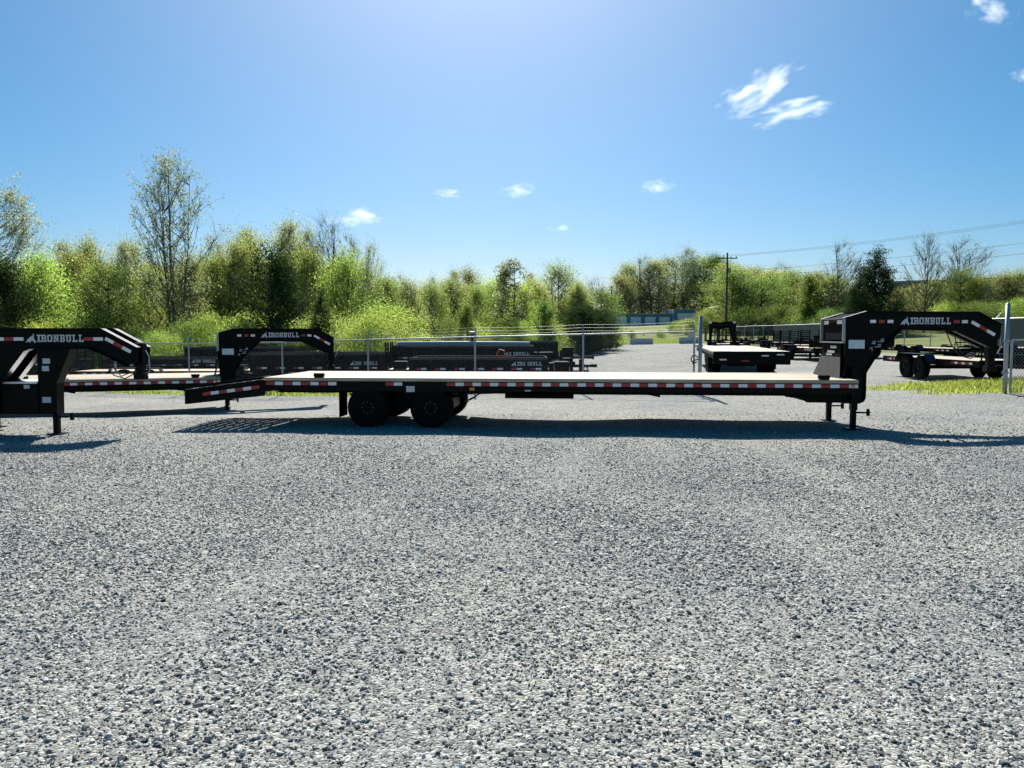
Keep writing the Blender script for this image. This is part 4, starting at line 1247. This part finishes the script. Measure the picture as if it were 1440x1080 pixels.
for px, ty, Y, k, w in ((-90, 330, 48, 'leafy', 1), (-40, 350, 44, 'leafy', 1), (55, 374, 47, 'lime', 1), (98, 362, 52, 'leafy', .9), (125, 352, 60, 'olive', .9), (185, 352, 58, 'olive', .8), (212, 378, 50, 'leafy', .7), (272, 372, 50, 'olive', .8),
                        (300, 366, 56, 'leafy', .9), (332, 350, 56, 'leafy', .8), (352, 345, 60, 'leafy', .9), (408, 332, 60, 'leafy', .8), (430, 360, 52, 'leafy', .8), (485, 372, 50, 'lime', .85), (505, 380, 56, 'leafy', .9), (545, 396, 54, 'leafy', 1), (575, 400, 58, 'olive', 1), (603, 402, 62, 'leafy', 1),
                        (632, 398, 68, 'leafy', 1), (655, 386, 78, 'olive', .9), (690, 404, 62, 'lime', 1), (672, 408, 56, 'leafy', .9), (735, 410, 60, 'lime', .9), (750, 398, 66, 'leafy', .9), (812, 402, 68, 'leafy', .9)):
    tree_at(k, px, ty, Y, KINDW[k] + ' spring tree ' + zone(px), G1, w)
G2 = 'trees behind the storage units and far fence'
for px, ty, Y, k, w in ((868, 392, 185, 'olive', 1), (885, 376, 195, 'olive', 1), (922, 372, 190, 'olive', 1), (945, 368, 200, 'olive', 1), (985, 366, 190, 'leafy', 1), (1022, 385, 150, 'leafy', 1), (1040, 392, 140, 'leafy', 1), (1062, 390, 145, 'leafy', 1), (1084, 394, 135, 'leafy', 1),
                        (1112, 396, 130, 'leafy', 1), (1152, 398, 112, 'olive', .9), (1168, 402, 105, 'leafy', .9), (1030, 398, 128, 'mid', 1.1), (1072, 402, 124, 'mid', 1.1), (1122, 404, 118, 'mid', 1.1), (1172, 402, 108, 'mid', 1), (1262, 420, 100, 'olive', 1), (1288, 415, 104, 'olive', 1), (1318, 408, 96, 'olive', .9), (1380, 402, 92, 'leafy', 1), (1408, 400, 90, 'olive', 1), (1436, 396, 90, 'leafy', 1), (1470, 390, 90, 'olive', 1), (1500, 390, 95, 'olive', 1)):
    tree_at(k, px, ty - (10 if px > 1010 else 0), Y, KINDW[k] + ' tree of the far belt ' + zone(px), G2, w * 1.5)
for px, ty, Y, w in ((85, 345, 58, .6), (128, 338, 62, .6), (172, 346, 55, .55), (300, 340, 60, .6), (344, 328, 62, .6), (432, 326, 60, .55), (486, 330, 58, .6), (500, 350, 54, .5), (560, 388, 60, .6), (610, 392, 64, .6), (640, 384, 70, .7), (700, 396, 66, .6), (745, 388, 70, .6)):
    tree_at(random.choice(('sparse', 'sparse', 'bare')), px, ty, Y, 'slender half leafless tree rising ' + zone(px), G1, w)
# second row filling the gaps
G3 = 'back row of spring trees behind the lot'
sk_x = [-140, 60, 150, 330, 460, 560, 700, 800, 860, 960, 1100, 1200, 1440, 1600]
sk_y = [370, 385, 378, 372, 372, 408, 412, 408, 408, 388, 404, 408, 405, 400]
for px in range(-130, 1580, 27):
    Y = (74 + 6 * math.sin(px)) if px < 850 else 205 + 6 * math.sin(px)
    if px > 1110: Y = 125 + 6 * math.sin(px)
    k = random.choice(('leafy', 'olive', 'leafy', 'mid'))
    tree_at(k, px + random.uniform(-8, 8), float(np.interp(px, sk_x, sk_y)) + random.uniform(-6, 12), Y, 'hindmost ' + KINDW[k] + ' tree ' + zone(px), G3, random.uniform(1.25, 1.6))
# shrubs at the foot of the trees
G4 = 'shrubs at the foot of the left trees'
for px in range(-60, 790, 36):
    Y = 41 + random.uniform(-2, 3) + (8 if px > 560 else 0) + (6 if px > 700 else 0)
    v = random.randrange(3)
    tree_at('bush', px + random.uniform(-8, 8), random.uniform(450, 476), Y, ('bright lime', 'yellow green', 'darker green')[v] + ' low shrub at the trees\' foot ' + zone(px), G4, random.uniform(.8, 1.15), v)
tree_at('lime', 545, 436, 41, 'wide lime green shrub mound behind the fence, next to the tall sided dump trailer', None, 1.7, 0)
tree_at('bush', 515, 452, 37, 'small bright lime shrub in front of the wide mound', None, 1.1, 0)
G5 = 'shrubs beyond the barriers and the far fence'
for px, ty, Y in ((870, 466, 112), (888, 462, 120), (905, 466, 125), (930, 462, 118), (952, 450, 130), (965, 448, 125), (985, 440, 130), (1000, 432, 135), (1030, 440, 125), (1052, 430, 120), (1075, 432, 118), (1098, 428, 116), (1120, 430, 112), (1145, 432, 104), (1165, 434, 98), (1190, 432, 94), (1250, 432, 90), (1275, 436, 92), (1330, 425, 90), (1370, 424, 86), (1405, 424, 84), (1440, 420, 82), (1480, 420, 84)):
    v = 2 if px > 980 and random.random() < .75 else random.randrange(3)
    tree_at('bush', px, ty + (6 if px > 980 else 3), Y, ('bright lime', 'yellow green', 'darker green')[v] + ' shrub on the grass ' + zone(px).replace('behind the blue', 'below the blue'), G5, 1.1, v)

# ------------------------------------------------------------------ grass at the edges
def blades(name, label, n, fn, hmin, hmax):
    r_ = np.random.default_rng(len(name) + n)
    x, y, k = fn(r_, n)
    z = ground_z(x, y)
    h = r_.uniform(hmin, hmax, len(x)) * k
    a = r_.uniform(0, 6.28, len(x)); w = r_.uniform(.006, .016, len(x))
    lx, ly = r_.normal(size=len(x)) * h * .35, r_.normal(size=len(x)) * h * .35
    b0 = np.stack([x - np.cos(a) * w, y - np.sin(a) * w, z - .02], -1); b1 = np.stack([x + np.cos(a) * w, y + np.sin(a) * w, z - .02], -1)
    m0 = np.stack([x + lx * .4 - np.cos(a) * w * .8, y + ly * .4 - np.sin(a) * w * .8, z + h * .6], -1); m1 = np.stack([x + lx * .4 + np.cos(a) * w * .8, y + ly * .4 + np.sin(a) * w * .8, z + h * .6], -1)
    t0 = np.stack([x + lx, y + ly, z + h], -1); t1 = t0 + .003
    v = np.stack([b0, b1, m1, m0, t0, t1], 1).reshape(-1, 3)
    i = np.arange(len(x))[:, None] * 6
    q = np.concatenate([i + [0, 1, 2, 3], i + [3, 2, 5, 4]], 0)
    o = new_obj(name, np_mesh(name, v, q, L_grass)); tag(o, label, 'grass', kind='stuff')
def ell(cx, cy, rx, ry, skew=0.0):
    def f(r_, n):
        t = r_.uniform(0, 6.283, n); q = r_.uniform(size=n) ** .62 * (1 + .15 * np.sin(3 * t + 1) + .12 * np.sin(7 * t)) * r_.uniform(.75, 1.25, n)
        x = cx + rx * q * np.cos(t); y = cy + ry * q * np.sin(t) + skew * (x - cx)
        return x, y, .45 + .7 * (1 - np.clip(q, 0, 1))
    return f
blades('grass_verge', 'strip of bright green grass around the right hand gate post', 34000, ell(15.5, 21.2, 5.0, 1.6, .03), .04, .34)
blades('fence_weeds', 'weeds and grass along the foot of the chain link fence', 5000, lambda r_, n: (lambda x: (x, 22.0 - .331 * (x - 2.02) + r_.normal(size=n) * .28, .4 + .8 * r_.uniform(size=n) * (np.sin(x * 2.3) > -.5)))(r_.uniform(-16, -3.5, n)), .03, .24)
blades('field_grass', 'taller grass along the far edge of the gravel below the storage units', 14000, lambda r_, n: (r_.uniform(-2, 26, n), 102.5 + np.abs(r_.normal(size=n)) * 4, .6 + r_.uniform(size=n)), .15, .5)

# ------------------------------------------------------------------ clouds
def cloud_mat():
    m = bpy.data.materials.new('cloud_vapour'); m.use_nodes = True
    nt = m.node_tree; nt.nodes.remove(nt.nodes['Principled BSDF']); N = nt.nodes.new; K = nt.links.new
    out = nt.nodes['Material Output']
    tc = N('ShaderNodeTexCoord'); oi = N('ShaderNodeObjectInfo')
    ln = N('ShaderNodeVectorMath'); ln.operation = 'LENGTH'; K(tc.outputs['Object'], ln.inputs[0])
    mp = N('ShaderNodeVectorMath'); mp.operation = 'ADD'
    cb = N('ShaderNodeCombineXYZ'); sc_ = N('ShaderNodeMath'); sc_.operation = 'MULTIPLY'; sc_.inputs[1].default_value = 37.0
    K(oi.outputs['Random'], sc_.inputs[0]); K(sc_.outputs[0], cb.inputs[0]); K(sc_.outputs[0], cb.inputs[2])
    K(tc.outputs['Object'], mp.inputs[0]); K(cb.outputs[0], mp.inputs[1])
    n = N('ShaderNodeTexNoise'); n.inputs['Scale'].default_value = 1.5; n.inputs['Detail'].default_value = 7; n.inputs['Roughness'].default_value = .62
    K(mp.outputs[0], n.inputs['Vector'])
    a = N('ShaderNodeMath'); a.operation = 'MULTIPLY_ADD'; a.inputs[1].default_value = -.62; K(ln.outputs['Value'], a.inputs[0])
    b = N('ShaderNodeMath'); b.operation = 'MULTIPLY'; b.inputs[1].default_value = 2.3; K(n.outputs['Fac'], b.inputs[0]); K(b.outputs[0], a.inputs[2])
    mr = N('ShaderNodeMapRange'); mr.inputs['From Min'].default_value = .80; mr.inputs['From Max'].default_value = 1.4; mr.inputs['To Max'].default_value = .028
    K(a.outputs[0], mr.inputs[0])
    v = N('ShaderNodeVolumePrincipled'); v.inputs['Color'].default_value = (.995, .995, .995, 1); v.inputs['Anisotropy'].default_value = .45
    K(mr.outputs[0], v.inputs['Density']); K(v.outputs[0], out.inputs['Volume'])
    return m
M_cloud = cloud_mat()
def cloud(px, py, w, h, label, tilt=0.0, Y=1500):
    import bmesh
    bm = bmesh.new(); bmesh.ops.create_icosphere(bm, subdivisions=3, radius=1.0)
    me = bpy.data.meshes.new('cloud'); bm.to_mesh(me); bm.free(); me.materials.append(M_cloud)
    o = new_obj('cloud', me); o.location = at(px, py, Y)
    k = Y / F / 2 * 1.35
    o.scale = (w * k, max(w, h) * k * .6, h * k); o.rotation_euler = (0, R(tilt), 0)
    tag(o, label, 'cloud')
cloud(508, 306, 60, 26, 'white puffy cloud low over the hazy budding tree')
cloud(466, 311, 30, 12, 'faint cloud scrap touching the hazy budding tree')
cloud(630, 273, 42, 14, 'small flat white cloud in the middle of the sky')
cloud(789, 322, 32, 13, 'tiny white cloud low above the middle trees')
cloud(924, 262, 44, 20, 'small round white cloud over the storage units')
cloud(1072, 126, 110, 46, 'largest bright white cloud, slanting, high in the blue sky', -28)
cloud(1106, 158, 110, 28, 'thin ragged cloud streak right under the largest cloud', -12)
cloud(1394, 14, 58, 40, 'white cloud at the top edge of the sky', 20)
cloud(1446, 108, 40, 24, 'cloud fragment at the right edge of the sky')
cloud(728, 268, 44, 20, 'barely visible wisp of cloud beside the small flat one')
